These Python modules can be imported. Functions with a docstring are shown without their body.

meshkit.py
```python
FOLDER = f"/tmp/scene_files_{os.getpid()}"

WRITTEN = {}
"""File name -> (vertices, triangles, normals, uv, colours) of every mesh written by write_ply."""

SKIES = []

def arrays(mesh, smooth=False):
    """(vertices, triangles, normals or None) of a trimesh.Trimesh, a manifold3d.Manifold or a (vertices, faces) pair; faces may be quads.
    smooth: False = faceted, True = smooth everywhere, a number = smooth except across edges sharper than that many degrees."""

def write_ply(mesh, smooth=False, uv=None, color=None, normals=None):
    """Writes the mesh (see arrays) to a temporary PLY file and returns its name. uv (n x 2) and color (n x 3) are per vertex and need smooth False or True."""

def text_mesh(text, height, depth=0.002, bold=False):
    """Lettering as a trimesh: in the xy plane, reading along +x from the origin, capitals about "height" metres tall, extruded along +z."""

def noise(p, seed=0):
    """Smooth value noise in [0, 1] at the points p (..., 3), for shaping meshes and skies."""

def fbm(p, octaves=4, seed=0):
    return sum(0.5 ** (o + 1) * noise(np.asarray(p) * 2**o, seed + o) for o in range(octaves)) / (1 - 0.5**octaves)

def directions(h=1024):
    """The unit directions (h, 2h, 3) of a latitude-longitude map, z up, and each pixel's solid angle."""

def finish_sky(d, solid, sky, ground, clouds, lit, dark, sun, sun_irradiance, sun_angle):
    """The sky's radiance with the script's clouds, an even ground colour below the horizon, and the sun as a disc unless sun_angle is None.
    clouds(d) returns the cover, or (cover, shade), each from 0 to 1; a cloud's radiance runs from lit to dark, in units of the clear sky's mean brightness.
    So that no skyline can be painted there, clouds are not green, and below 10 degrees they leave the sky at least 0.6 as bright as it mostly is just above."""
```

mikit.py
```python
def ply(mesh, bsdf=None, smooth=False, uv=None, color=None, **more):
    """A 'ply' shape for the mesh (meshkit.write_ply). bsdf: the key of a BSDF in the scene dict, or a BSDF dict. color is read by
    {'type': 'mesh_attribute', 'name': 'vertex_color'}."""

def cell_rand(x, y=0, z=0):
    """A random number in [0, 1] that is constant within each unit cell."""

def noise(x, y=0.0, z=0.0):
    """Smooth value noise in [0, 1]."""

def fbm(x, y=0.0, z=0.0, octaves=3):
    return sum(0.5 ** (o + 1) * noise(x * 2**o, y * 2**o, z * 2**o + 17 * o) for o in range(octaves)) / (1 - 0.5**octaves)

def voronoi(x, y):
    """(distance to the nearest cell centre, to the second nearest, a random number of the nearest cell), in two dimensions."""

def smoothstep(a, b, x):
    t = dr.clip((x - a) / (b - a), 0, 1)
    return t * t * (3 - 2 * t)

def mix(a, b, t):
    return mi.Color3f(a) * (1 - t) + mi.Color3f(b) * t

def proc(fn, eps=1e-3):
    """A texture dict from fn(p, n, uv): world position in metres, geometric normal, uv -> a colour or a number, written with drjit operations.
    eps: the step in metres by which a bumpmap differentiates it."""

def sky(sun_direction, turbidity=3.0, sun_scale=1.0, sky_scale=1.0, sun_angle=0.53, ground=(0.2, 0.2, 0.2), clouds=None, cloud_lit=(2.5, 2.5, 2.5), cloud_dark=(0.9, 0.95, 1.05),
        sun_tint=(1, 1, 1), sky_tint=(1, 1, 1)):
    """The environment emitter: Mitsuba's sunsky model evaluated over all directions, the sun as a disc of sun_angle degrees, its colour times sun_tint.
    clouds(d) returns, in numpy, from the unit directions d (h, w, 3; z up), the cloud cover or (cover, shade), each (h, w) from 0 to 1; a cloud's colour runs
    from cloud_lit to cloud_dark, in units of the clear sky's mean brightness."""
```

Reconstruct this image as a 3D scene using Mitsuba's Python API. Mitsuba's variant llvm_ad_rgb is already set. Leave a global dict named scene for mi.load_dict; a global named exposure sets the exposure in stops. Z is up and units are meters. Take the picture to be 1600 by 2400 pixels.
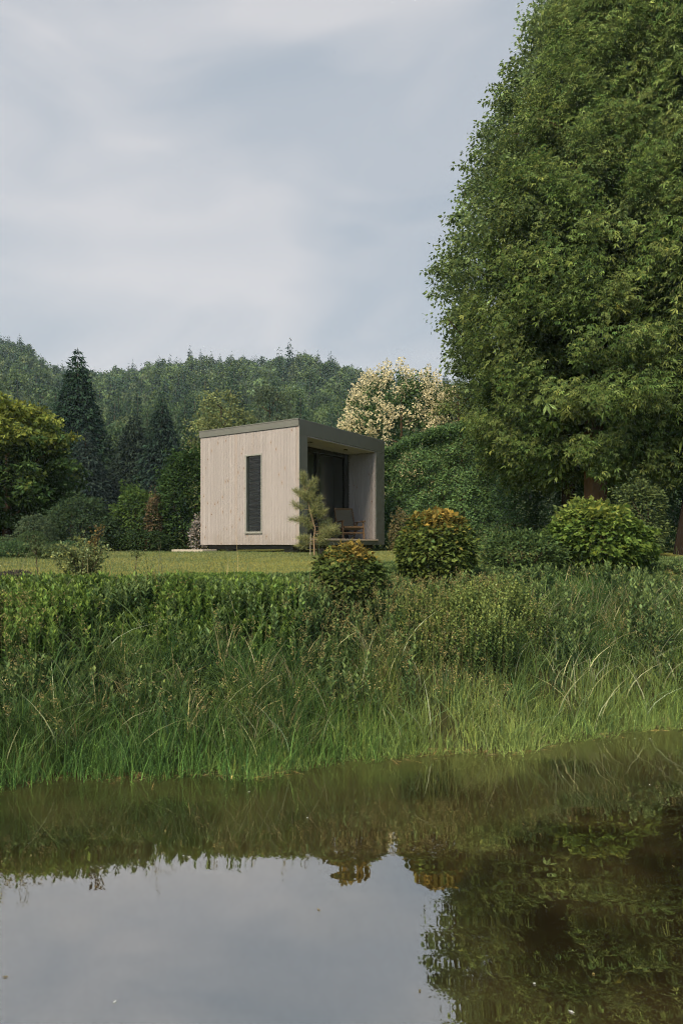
import math
import numpy as np
import trimesh
import drjit as dr
import mitsuba as mi
import mikit
import meshkit
from mikit import noise, fbm, voronoi, cell_rand, smoothstep, mix

T = mi.ScalarTransform4f
scene, labels = {}, {}

# ------------------------------------------------------------------ camera, sky, exposure
EYE = 2.2                                     # eye height above the pond
scene['haze_air'] = {'type': 'homogeneous', 'albedo': {'type': 'rgb', 'value': [0.95, 0.95, 0.95]},
                     'sigma_t': {'type': 'rgb', 'value': [0.00020, 0.00028, 0.00036]}}
scene['camera'] = {'type': 'perspective', 'fov': 2 * math.degrees(math.atan(800 / 1550)), 'fov_axis': 'x',
                   'near_clip': 0.05, 'far_clip': 3000.0, 'principal_point_offset_y': -0.0321,
                   'to_world': T().look_at(origin=[0, 0, EYE], target=[0, 10, EYE], up=[0, 0, 1]),
                   'medium': {'type': 'ref', 'id': 'haze_air'}}


def sky_clouds(d):
    az = np.arctan2(d[..., 0], d[..., 1])
    el = np.arcsin(np.clip(d[..., 2], -1, 1))
    q = np.stack([az * 1.5 + el * 0.8, el * 4.6 - az * 0.75, np.sin(az) * 0 + 3.1], -1)
    warp = meshkit.fbm(q * 0.9 + 11.0, 3, 5) - 0.5
    q1 = q + np.stack([warp * 1.3, warp * 1.8, warp * 0], -1)
    a = meshkit.fbm(q1 * 1.5 + 4.0, 7, 21)
    b = meshkit.fbm(q1 * np.array([0.8, 1.5, 1.0]) * 0.8 + 30.0, 3, 9)
    shade = np.clip((a - 0.41) / 0.18, 0, 1) * 0.62 + np.clip((b - 0.42) / 0.20, 0, 1) * 0.38
    shade = np.clip(shade * 0.9 + 0.18 * np.sin(az * 1.2 + 0.2), 0, 1)
    return np.full(shade.shape, 0.88), shade


scene['sky'] = mikit.sky([-0.36, -0.56, 0.74], turbidity=4, sun_scale=0.56, sky_scale=0.8, sun_angle=20.0, ground=(0.08, 0.09, 0.06),
                         clouds=sky_clouds, cloud_lit=(1.06, 1.045, 1.055), cloud_dark=(0.60, 0.69, 0.785), sun_tint=(1.0, 0.98, 0.94))
exposure = 3.1

# ------------------------------------------------------------------ materials


def rgb(*c):
    return {'type': 'rgb', 'value': list(c)}


VC = {'type': 'mesh_attribute', 'name': 'vertex_color'}
scene['leaf'] = {'type': 'principledthin', 'base_color': VC, 'roughness': 0.42, 'spec_trans': 0.0, 'diff_trans': 0.7, 'eta': 1.45}
scene['needle'] = {'type': 'principledthin', 'base_color': VC, 'roughness': 0.8, 'spec_trans': 0.0, 'diff_trans': 0.5, 'eta': 1.15}
scene['bark'] = {'type': 'twosided', 'bsdf': {'type': 'diffuse', 'reflectance': VC}}

CX, CY, PHI = -1.06, 16.5, math.radians(56.3)      # near corner of the cabin and the heading of its front
UX, UY = math.cos(PHI), math.sin(PHI)
VX, VY = -UY, UX


def siding_fn(p, n, uv):
    a = (p.x - CX) * UX + (p.y - CY) * UY
    b = (p.x - CX) * VX + (p.y - CY) * VY
    k = dr.floor(b / 0.0983) + dr.floor(a / 1.3) * 57
    tone = cell_rand(k, 7)
    g = fbm(b * 95 + tone * 40, p.z * 2.2 + tone * 17, a * 3, octaves=3)
    f = noise(b * 260 + tone * 11, p.z * 5.0, a * 3)
    col = mix((0.284, 0.282, 0.300), (0.314, 0.311, 0.330), tone)
    warm = smoothstep(0.80, 1.0, cell_rand(k, 19))
    col = mix(col, (0.27, 0.23, 0.205), warm * 0.4)
    col = col * (0.86 + 0.22 * g) * (0.95 + 0.09 * f)
    d1, d2, w = voronoi(b / 0.0983 * 0.5 + tone * 9, p.z * 2.4 + tone * 31)
    knot = (1 - smoothstep(0.03, 0.075, d1)) * dr.select(w > 0.72, 1.0, 0.0)
    halo = (1 - smoothstep(0.06, 0.20, d1)) * dr.select(w > 0.72, 1.0, 0.0)
    col = mix(col, (0.27, 0.20, 0.15), halo * 0.45)
    col = mix(col, (0.10, 0.06, 0.04), knot * 0.8)
    grime = smoothstep(0.55, 0.0, p.z - EYE) * fbm(b * 6, p.z * 5, a * 4)
    return mix(col, (0.16, 0.145, 0.12), grime * 0.45)


scene['siding'] = {'type': 'principled', 'base_color': mikit.proc(siding_fn), 'roughness': 0.75, 'specular': 0.25}


def metal_fn(p, n, uv):
    t = fbm(p.x * 3, p.y * 3, p.z * 1.5)
    s = noise(p.x * 40, p.y * 40, p.z * 6)
    return mix((0.100, 0.115, 0.112), (0.138, 0.152, 0.149), t * 0.7 + s * 0.3)


scene['coated_metal'] = {'type': 'principled', 'base_color': mikit.proc(metal_fn), 'roughness': 0.5, 'specular': 0.4}
scene['dark_metal'] = {'type': 'principled', 'base_color': rgb(0.02, 0.021, 0.02), 'roughness': 0.4, 'specular': 0.5}
scene['window_metal'] = {'type': 'principled', 'base_color': rgb(0.22, 0.24, 0.235), 'roughness': 0.45, 'specular': 0.5}
scene['plaster'] = {'type': 'twosided', 'bsdf': {'type': 'diffuse', 'reflectance': rgb(0.28, 0.30, 0.28)}}
scene['blind_slat'] = {'type': 'twosided', 'bsdf': {'type': 'diffuse', 'reflectance': rgb(0.14, 0.135, 0.12)}}
scene['pane_glass'] = {'type': 'thindielectric', 'int_ior': 1.5, 'specular_reflectance': rgb(0.62, 0.60, 0.56), 'specular_transmittance': rgb(0.55, 0.60, 0.58)}
scene['black_plastic'] = {'type': 'principled', 'base_color': rgb(0.015, 0.015, 0.015), 'roughness': 0.5}
scene['concrete'] = {'type': 'diffuse', 'reflectance': mikit.proc(lambda p, n, uv: mix((0.33, 0.32, 0.29), (0.46, 0.44, 0.40), fbm(p.x * 9, p.y * 9, p.z * 9)))}


def teak_fn(p, n, uv):
    g = fbm(p.x * 30, p.y * 30, p.z * 30)
    return mix((0.11, 0.068, 0.038), (0.19, 0.125, 0.072), g)


scene['teak'] = {'type': 'principled', 'base_color': mikit.proc(teak_fn), 'roughness': 0.5, 'specular': 0.3}
scene['canvas'] = {'type': 'twosided', 'bsdf': {'type': 'diffuse', 'reflectance': mikit.proc(lambda p, n, uv: mix((0.12, 0.115, 0.095), (0.17, 0.16, 0.135), noise(p.x * 90, p.y * 90, p.z * 90)))}}


def deck_fn(p, n, uv):
    a = (p.x - CX) * UX + (p.y - CY) * UY
    b = (p.x - CX) * VX + (p.y - CY) * VY
    g = fbm(a * 3, b * 60, p.z * 9)
    return mix((0.42, 0.36, 0.31), (0.56, 0.49, 0.43), g)


scene['deck_wood'] = {'type': 'principled', 'base_color': mikit.proc(deck_fn), 'roughness': 0.7, 'specular': 0.2}

# ------------------------------------------------------------------ helpers
counts = {}


def numbered(name):
    k = counts.get(name, -1) + 1
    counts[name] = k
    return name if k == 0 else f'{name}_{k:03d}'


def thing(name, label, cat, group=None):
    key = numbered(name)
    labels[key] = {'label': label, 'category': cat}
    if group:
        labels[key]['group'] = group
    return key


def put(key, mesh, bsdf, smooth=False, color=None):
    scene[key] = mikit.ply(mesh, bsdf, smooth=smooth, color=color)
    return key


def part(name, parent, mesh, bsdf, smooth=False, color=None):
    return put(numbered(parent + '__' + name), mesh, bsdf, smooth, color)


def struct(name, mesh, bsdf, label=None, smooth=False, color=None):
    put(name, mesh, bsdf, smooth, color)
    labels[name] = {'kind': 'structure'}
    if label:
        labels[name]['label'] = label


LEAF_GAIN = np.array([1.50, 1.62, 1.85])


class MB:
    """Gathers vertices, faces and colours."""

    def __init__(self):
        self.v, self.f, self.c, self.n = [], [], [], 0

    def add(self, v, f, c):
        v = np.asarray(v, np.float32).reshape(-1, 3)
        c = np.asarray(c, np.float32)
        if c.ndim == 1:
            c = np.tile(c, (len(v), 1))
        self.v.append(v)
        self.f.append(np.asarray(f, np.int64).reshape(-1, 3) + self.n)
        self.c.append(c)
        self.n += len(v)

    def mesh(self):
        return np.vstack(self.v), np.vstack(self.f)

    def color(self):
        return np.clip(np.vstack(self.c), 0.002, 0.9)

    def put(self, key, bsdf='leaf'):
        return put(key, self.mesh(), bsdf, False, self.color() * (LEAF_GAIN if bsdf in ('leaf', 'needle') else 1.0))

    def part(self, name, parent, bsdf='leaf'):
        return self.put(numbered(parent + '__' + name), bsdf)


def unit(v):
    return v / np.maximum(np.linalg.norm(v, axis=-1, keepdims=True), 1e-9)


def rand_dir(r, n):
    return unit(r.normal(size=(n, 3)))


def leaves(mb, P, D, N, L, W, C, fold=0.12, droop=0.1, wide=0.45):
    """Folded leaf blades: base P, heading D, upper side N, length L, width W, colour C."""
    n = len(P)
    D = unit(D)
    S = unit(np.cross(D, N))
    N = np.cross(S, D)
    L = np.broadcast_to(L, n)[:, None]
    W = np.broadcast_to(W, n)[:, None]
    mid = P + D * L * wide
    v = np.stack([P, mid + S * W / 2 + N * W * fold, P + D * L - N * L * droop, mid - S * W / 2 + N * W * fold], 1)
    f = (np.arange(n) * 4)[:, None, None] + np.array([[0, 1, 2], [0, 2, 3]])
    mb.add(v, f, np.repeat(C, 4, 0))


def blades(mb, P, H, lean, bend, W, C, r, segs=3):
    """Grass blades: base P (n,3), height H, lean (n,2) horizontal heading, bend amount, width W, colour C."""
    n = len(P)
    t = np.linspace(0, 1, segs + 1)
    l3 = np.concatenate([lean, np.zeros((n, 1))], 1)
    ang = r.uniform(0, np.pi, n)
    S = np.stack([np.cos(ang), np.sin(ang), 0 * ang], 1)
    up = np.array([0, 0, 1.0])
    rows = []
    for k, tk in enumerate(t):
        z = H * (tk - 0.42 * bend * bend * tk ** 2.2)
        c = P + up * z[:, None] + l3 * (H * bend * tk ** 1.8)[:, None]
        w = (W * (1 - tk ** 1.6) * 0.5)[:, None]
        if k < segs:
            rows += [c - S * w, c + S * w]
        else:
            rows += [c]
    v = np.stack(rows, 1)
    m = 2 * segs + 1
    fs = []
    for k in range(segs - 1):
        a = 2 * k
        fs += [[a, a + 1, a + 3], [a, a + 3, a + 2]]
    a = 2 * (segs - 1)
    fs += [[a, a + 1, a + 2]]
    f = (np.arange(n) * m)[:, None, None] + np.array(fs)
    mb.add(v, f, np.repeat(C, m, 0))
    return v[:, -1]


def tube(mb, pts, rad, col, sides=7, r=None):
    pts = np.asarray(pts, float)
    rad = np.broadcast_to(rad, len(pts))
    d = unit(np.gradient(pts, axis=0))
    a0 = np.array([1.0, 0, 0]) if abs(d[0, 0]) < 0.8 else np.array([0, 1.0, 0])
    X = unit(np.cross(d, a0))
    Y = np.cross(d, X)
    th = np.arange(sides) * 2 * np.pi / sides
    ring = pts[:, None] + rad[:, None, None] * (np.cos(th)[None, :, None] * X[:, None] + np.sin(th)[None, :, None] * Y[:, None])
    if r is not None:
        ring += r.normal(size=ring.shape) * rad[:, None, None] * 0.06
    m = len(pts)
    v = np.vstack([ring.reshape(-1, 3), pts[-1:]])
    i = np.arange(sides)
    j = (i + 1) % sides
    f = []
    for k in range(m - 1):
        a, b = k * sides, (k + 1) * sides
        f += [np.stack([a + i, a + j, b + j], 1), np.stack([a + i, b + j, b + i], 1)]
    e = (m - 1) * sides
    f += [np.stack([e + i, e + j, 0 * i + m * sides], 1)]
    c = np.asarray(col, float)
    if r is not None:
        c = c * (0.8 + 0.4 * r.random((len(v), 1)))
    mb.add(v, np.vstack(f), c)


def jit(r, n, base, amount=0.25, hue=0.12):
    hue = hue * 0.75
    amount = amount * 1.25
    """n colours around a base colour: brightness and yellow/blue shift vary."""
    base = np.asarray(base, float)
    if base.ndim == 1:
        base = np.tile(base, (n, 1))
    b = np.exp(r.normal(0, amount, (n, 1)))
    h = r.normal(0, hue, (n, 1))
    return base * b * np.concatenate([1 + h, 1 + h * 0.3, 1 - h * 0.8], 1)


def box(x0, x1, y0, y1, z0, z1, bev=0.0):
    m = trimesh.creation.box(extents=[x1 - x0, y1 - y0, z1 - z0])
    if bev > 0:
        import manifold3d as m3
        e = [max(x1 - x0 - 2 * bev, 1e-4), max(y1 - y0 - 2 * bev, 1e-4), max(z1 - z0 - 2 * bev, 1e-4)]
        pts = []
        for sx in (-1, 1):
            for sy in (-1, 1):
                for sz in (-1, 1):
                    c = np.array([sx * e[0] / 2, sy * e[1] / 2, sz * e[2] / 2])
                    for ax in range(3):
                        q = c.copy()
                        q[ax] += bev * (sx, sy, sz)[ax]
                        pts.append(q)
        mm = m3.Manifold.hull_points(np.array(pts)).to_mesh()
        m = trimesh.Trimesh(mm.vert_properties[:, :3], mm.tri_verts, process=False)
    m.apply_translation([(x0 + x1) / 2, (y0 + y1) / 2, (z0 + z1) / 2])
    return m


def join(*ms):
    return trimesh.util.concatenate(list(ms))


# ------------------------------------------------------------------ terrain
SHORE_X = np.array([-40, -8, -3.2, -0.85, 1.9, 4.26, 8, 40.0])
SHORE_Y = np.array([5.0, 5.9, 6.17, 6.58, 7.30, 8.20, 9.2, 12.0])
RIDGE_R = (np.array([-1200, -300, -100, 0, 60, 115, 200, 300, 450, 620, 700, 760, 880, 1000, 1200, 1600, 3000]) - 800) / 1550.0
RIDGE_E = (1277 - np.array([760, 770, 785, 806, 815, 868, 872, 872, 846, 850, 836, 850, 886, 905, 885, 840, 820.0])) / 1550.0
RIDGE_D = 350.0
BANK_W = 2.7


def shore_y(x):
    return np.interp(x, SHORE_X, SHORE_Y) + 0.10 * np.sin(x * 2.3 + 0.5) + 0.06 * np.sin(x * 5.1 + 2.0)


def lawn_z(y):
    return EYE + np.interp(y, [0, 8.5, 9.6, 13.5, 16.5, 25, 45, 60], [-0.9, -0.57, -0.48, -0.31, -0.20, -0.15, 0.1, 1.2])


def ground_z(x, y):
    x, y = np.asarray(x, float), np.asarray(y, float)
    s = (y - shore_y(x)) * 0.95
    f = np.sin(np.pi / 2 * np.clip(s / BANK_W, 0, 1)) ** 1.35
    bed = -0.75 * np.clip(-s / 2.2, 0, 1) ** 0.8
    z = np.where(s < 0, bed, lawn_z(np.maximum(y, 8.5)) * f)
    # the near shore, where the camera stands
    near = np.clip((1.6 - y) / 1.4, 0, 1)
    z = np.where(y < 1.6, -0.75 + near * near * (3 - 2 * near) * 1.35, z)
    # the wooded hill
    rr = x / np.maximum(y, 1)
    e = np.interp(rr, RIDGE_R, RIDGE_E) * RIDGE_D - 16.0
    t = np.clip((y - 50) / (RIDGE_D - 50), 0, 1)
    hill = e * (0.35 * t + 0.65 * t * t * (3 - 2 * t))
    back = np.clip((y - RIDGE_D) / 160, 0, 1)
    hill = hill * (1 - 0.45 * back * back)
    return z + np.where(y > 50, hill, 0)


def axis(fine0, fine1, step, far0, far1, grow=1.14):
    a = list(np.arange(fine0, fine1 + 1e-6, step))
    s, x = step, a[-1]
    while x < far1:
        s = min(s * grow, 14)
        x += s
        a.append(x)
    s, x, lo = step, a[0], []
    while x > far0:
        s = min(s * grow, 14)
        x -= s
        lo.append(x)
    return np.array(lo[::-1] + a)


gx = axis(-6, 8, 0.14, -620, 620)
gy = axis(-1, 12, 0.12, -420, 560)
GX, GY = np.meshgrid(gx, gy, indexing='ij')
GZ = ground_z(GX, GY)
GZ += np.where(GY < 45, (meshkit.fbm(np.stack([GX * 0.8, GY * 0.8, GX * 0], -1), 3, 4) - 0.5) * 0.05, (meshkit.fbm(np.stack([GX * 0.05, GY * 0.05, GX * 0], -1), 3, 4) - 0.5) * 5 * np.clip((GY - 60) / 60, 0, 1))
nx, ny = len(gx), len(gy)
idx = np.arange(nx * ny).reshape(nx, ny)
quad = np.stack([idx[:-1, :-1], idx[1:, :-1], idx[1:, 1:], idx[:-1, 1:]], -1).reshape(-1, 4)


def ground_fn(p, n, uv):
    m = fbm(p.x * 1.7, p.y * 1.7, 0.0, octaves=4)
    fine = fbm(p.x * 22, p.y * 9, 0.0, octaves=3)
    stripe = noise(p.x * 0.4, p.y * 2.6, 3.0)
    lawn = mix((0.10, 0.125, 0.035), (0.175, 0.175, 0.06), m * 0.6 + stripe * 0.4) * (0.7 + 0.6 * fine)
    soil = mix((0.022, 0.026, 0.012), (0.045, 0.05, 0.022), m)
    wood = mix((0.03, 0.045, 0.018), (0.05, 0.06, 0.025), m)
    k = smoothstep(1.45, 1.60, p.z + (m - 0.5) * 0.2)
    c = mix(soil, lawn, k)
    return mix(c, wood, smoothstep(28, 40, p.y))


scene['earth'] = {'type': 'diffuse', 'reflectance': mikit.proc(ground_fn)}
struct('ground', (np.stack([GX, GY, GZ], -1).reshape(-1, 3), quad), 'earth', 'mown lawn and earth bank rising from the pond to the wooded hill', smooth=True)


def water_bump(p, n, uv):
    return (noise(p.x * 1.3, p.y * 3.4, 1.0) - 0.5) * 0.6 + (noise(p.x * 3.5, p.y * 9.0, 5.0) - 0.5) * 0.20


def murk_fn(p, n, uv):
    m = fbm(p.x * 1.3 + 4, p.y * 2.0, 0.0, octaves=4)
    return mix((0.014, 0.0112, 0.0048), (0.036, 0.0285, 0.0125), smoothstep(0.3, 0.7, m))


scene['pond_surface'] = {'type': 'blendbsdf', 'weight': 0.54, 'murk': {'type': 'diffuse', 'reflectance': mikit.proc(murk_fn)},
                         'film': {'type': 'bumpmap', 'arbitrary': {**mikit.proc(water_bump, eps=0.02)}, 'scale': 0.0030, 'bsdf': {'type': 'conductor', 'specular_reflectance': rgb(0.97, 0.97, 0.95)}}}
wx = np.linspace(-60, 60, 25)
wy = np.linspace(0.2, 16, 6)
WX, WY = np.meshgrid(wx, wy, indexing='ij')
wi = np.arange(WX.size).reshape(WX.shape)
struct('pond_water', (np.stack([WX, WY, 0 * WX], -1).reshape(-1, 3), np.stack([wi[:-1, :-1], wi[1:, :-1], wi[1:, 1:], wi[:-1, 1:]], -1).reshape(-1, 4)), 'pond_surface',
       'still dark pond mirroring sky and trees', smooth=True)

# ------------------------------------------------------------------ the cabin
CABIN = np.array([[UX, VX, 0, CX], [UY, VY, 0, CY], [0, 0, 1, EYE], [0, 0, 0, 1]])


def cab(m):
    m = m.copy()
    m.apply_transform(CABIN)
    return m


A1, B1, H1 = 4.24, 3.44, 3.16          # front width, side length, height
WZ = 2.975                             # top of the siding
W0, W1, WB, WT = 1.20, 1.79, 0.31, 2.375   # side window: from, to, sill, head
cabin = thing('cabin', 'small flat-roofed cabin with pale timber side and dark green-grey framed porch on the lawn', 'cabin')
pw = B1 / 35
side = part('side_wall', cabin, cab(join(box(0.026, 0.13, 0.0, W0, 0.01, WZ), box(0.026, 0.13, W1, B1, 0.01, WZ),
                                         box(0.026, 0.13, W0, W1, 0.01, WB), box(0.026, 0.13, W0, W1, WT, WZ))), 'dark_metal')
rs = np.random.default_rng(3)
for k in range(35):
    b0, b1 = k * pw, (k + 1) * pw - 0.0028
    proud = rs.uniform(0, 0.0025)
    lo = rs.uniform(-0.003, 0.003)
    if b1 <= W0 or b0 >= W1:
        part('plank', side, cab(box(-proud, 0.024, b0, b1, lo, WZ, 0.002)), 'siding')
    else:
        for (c0, c1) in ((b0, min(b1, W0)), (max(b0, W1), b1)):
            if c1 - c0 > 0.012:
                part('plank', side, cab(box(-proud, 0.024, c0, c1, lo, WZ, 0.002)), 'siding')
        c0, c1 = max(b0, W0), min(b1, W1)
        if c1 - c0 > 0.012:
            part('plank', side, cab(box(-proud, 0.024, c0, c1, lo, WB, 0.002)), 'siding')
            part('plank', side, cab(box(-proud, 0.024, c0, c1, WT, WZ, 0.002)), 'siding')
part('back_wall', cabin, cab(box(0.13, A1 - 0.13, B1 - 0.12, B1, 0.01, WZ)), 'plaster')
part('far_wall', cabin, cab(box(A1 - 0.13, A1 - 0.002, 0.255, B1, 0.01, WZ)), 'plaster')
part('floor', cabin, cab(box(0.13, A1 - 0.13, 0.97, B1 - 0.12, 0.02, 0.16)), 'deck_wood')
part('underframe', cabin, cab(join(box(0.15, A1 - 0.15, 0.3, B1 - 0.15, -0.12, 0.005))), 'dark_metal')
roof = part('roof', cabin, cab(join(box(-0.02, A1, 0.262, B1 + 0.02, WZ + 0.004, H1 - 0.004, 0.004))), 'coated_metal')
part('edge_trim', roof, cab(box(-0.035, 0.0, -0.012, B1 + 0.035, H1 - 0.022, H1 + 0.006, 0.002)), 'coated_metal')
part('fascia', roof, cab(box(-0.026, -0.021, 0.0, B1 + 0.024, WZ + 0.002, H1 - 0.023)), 'coated_metal')
for (b0, b1) in ((0.5, 0.75), (2.6, 2.85)):
    for (a0, a1) in ((0.35, 0.6), (A1 - 0.7, A1 - 0.45)):
        part('pier', cabin, cab(box(a0, a1, b0, b1, -0.45, -0.121)), 'concrete')

fr = part('front_frame', cabin, cab(join(box(0.026, 0.345, -0.012, 0.25, 0.0, H1 - 0.385, 0.004), box(3.74, A1, -0.012, 0.25, 0.0, H1 - 0.385, 0.004),
                                         box(0.0, A1, -0.012, 0.26, H1 - 0.383, H1, 0.004), box(0.347, 3.738, -0.008, 0.24, 0.0, 0.115, 0.004))), 'coated_metal')
part('corner_trim', fr, cab(box(-0.004, 0.0255, -0.016, -0.001, 0.0, WZ)), 'window_metal')
deck = part('porch_deck', cabin, cab(box(0.35, 3.735, 0.03, 0.96, 0.06, 0.128)), 'dark_metal')
for k in range(8):
    b0 = -0.05 + k * 0.126
    part('plank', deck, cab(box(0.30 if k == 0 else 0.352, 3.80 if k == 0 else 3.733, b0 if k else -0.06, b0 + 0.12, 0.13 if k else 0.118, 0.165 if k else 0.166, 0.003)), 'deck_wood')
pr = part('porch_side', cabin, cab(box(3.76, 3.95, 0.252, 1.0, 0.13, 2.77)), 'dark_metal')
for k in range(10):
    b0 = 0.01 + k * 0.0975
    part('plank', pr, cab(box(3.715, 3.737, b0, b0 + 0.094, 0.168, 2.735, 0.002)), 'siding')
part('porch_inner_side', cabin, cab(box(0.13, 0.349, 0.252, 0.97, 0.13, 2.77)), 'siding')
ce = part('porch_ceiling', cabin, cab(box(0.35, 3.735, 0.262, 1.0, 2.775, 2.85)), 'dark_metal')
for k in range(26):
    a0 = 0.352 + k * 0.13
    part('plank', ce, cab(box(a0, min(a0 + 0.126, 3.713), 0.0, 0.97, 2.742, 2.772, 0.002)), 'siding')
for a0 in (1.05, 2.75):
    lt = trimesh.creation.cylinder(radius=0.07, height=0.014, sections=24)
    lt.apply_translation([a0, 0.42, 2.737])
    part('downlight', ce, cab(lt), 'dark_metal', smooth=30)
# glazed door wall at the back of the porch
gl = part('glass_door', cabin, cab(join(box(0.351, 3.712, 0.93, 1.0, 2.60, 2.735), box(0.351, 0.46, 0.93, 1.0, 0.17, 2.60), box(2.02, 2.20, 0.925, 1.0, 0.17, 2.60),
                                        box(3.47, 3.712, 0.93, 1.0, 0.17, 2.60), box(0.46, 2.02, 0.93, 1.0, 0.17, 0.24), box(2.20, 3.47, 0.93, 1.0, 0.17, 0.24))), 'dark_metal')
for (a0, a1) in ((0.455, 2.025), (2.195, 3.475)):
    v = np.array([[a0, 0.965, 0.235], [a1, 0.965, 0.235], [a1, 0.965, 2.605], [a0, 0.965, 2.605]])
    part('pane', gl, cab(trimesh.Trimesh(v, [[0, 1, 2], [0, 2, 3]], process=False)), 'pane_glass')
part('handle', gl, cab(box(2.23, 2.25, 0.90, 0.924, 1.1, 1.5, 0.004)), 'window_metal')
part('partition', cabin, cab(box(2.62, 4.10, 1.75, 1.82, 0.162, 2.74)), 'plaster')
part('ceiling', cabin, cab(box(0.13, A1 - 0.14, 1.001, B1 - 0.13, 2.76, 2.80)), 'plaster')
# side window
wn = part('window', cabin, cab(join(box(-0.012, 0.13, W0, W0 + 0.035, WB, WT), box(-0.012, 0.13, W1 - 0.05, W1, WB, WT),
                                    box(-0.010, 0.128, W0 + 0.035, W1 - 0.05, WT - 0.035, WT), box(-0.022, 0.128, W0 + 0.0355, W1 - 0.0505, WB, WB + 0.04))), 'window_metal')
part('sill', wn, cab(box(-0.035, -0.013, W0 - 0.01, W1 + 0.01, WB - 0.012, WB + 0.012)), 'window_metal')
v = np.array([[0.05, W0 + 0.03, WB + 0.03], [0.05, W1 - 0.04, WB + 0.03], [0.05, W1 - 0.04, WT - 0.03], [0.05, W0 + 0.03, WT - 0.03]])
part('pane', wn, cab(trimesh.Trimesh(v, [[0, 1, 2], [0, 2, 3]], process=False)), 'pane_glass')
bl = thing('window_blind', 'slatted blind hanging behind the narrow side window of the cabin', 'blind')
part('head_rail', bl, cab(box(0.14, 0.20, W0 - 0.03, W1 + 0.03, WT - 0.02, WT + 0.05)), 'blind_slat')
for k in range(18):
    z = WB + 0.04 + k * 0.116
    b = box(-0.052, 0.052, W0 - 0.03, W1 + 0.03, -0.0015, 0.0015)
    b.apply_transform(trimesh.transformations.rotation_matrix(math.radians(34), [0, 1, 0]))
    b.apply_translation([0.17, 0, z])
    part('slat', bl, cab(b), 'blind_slat')
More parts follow.
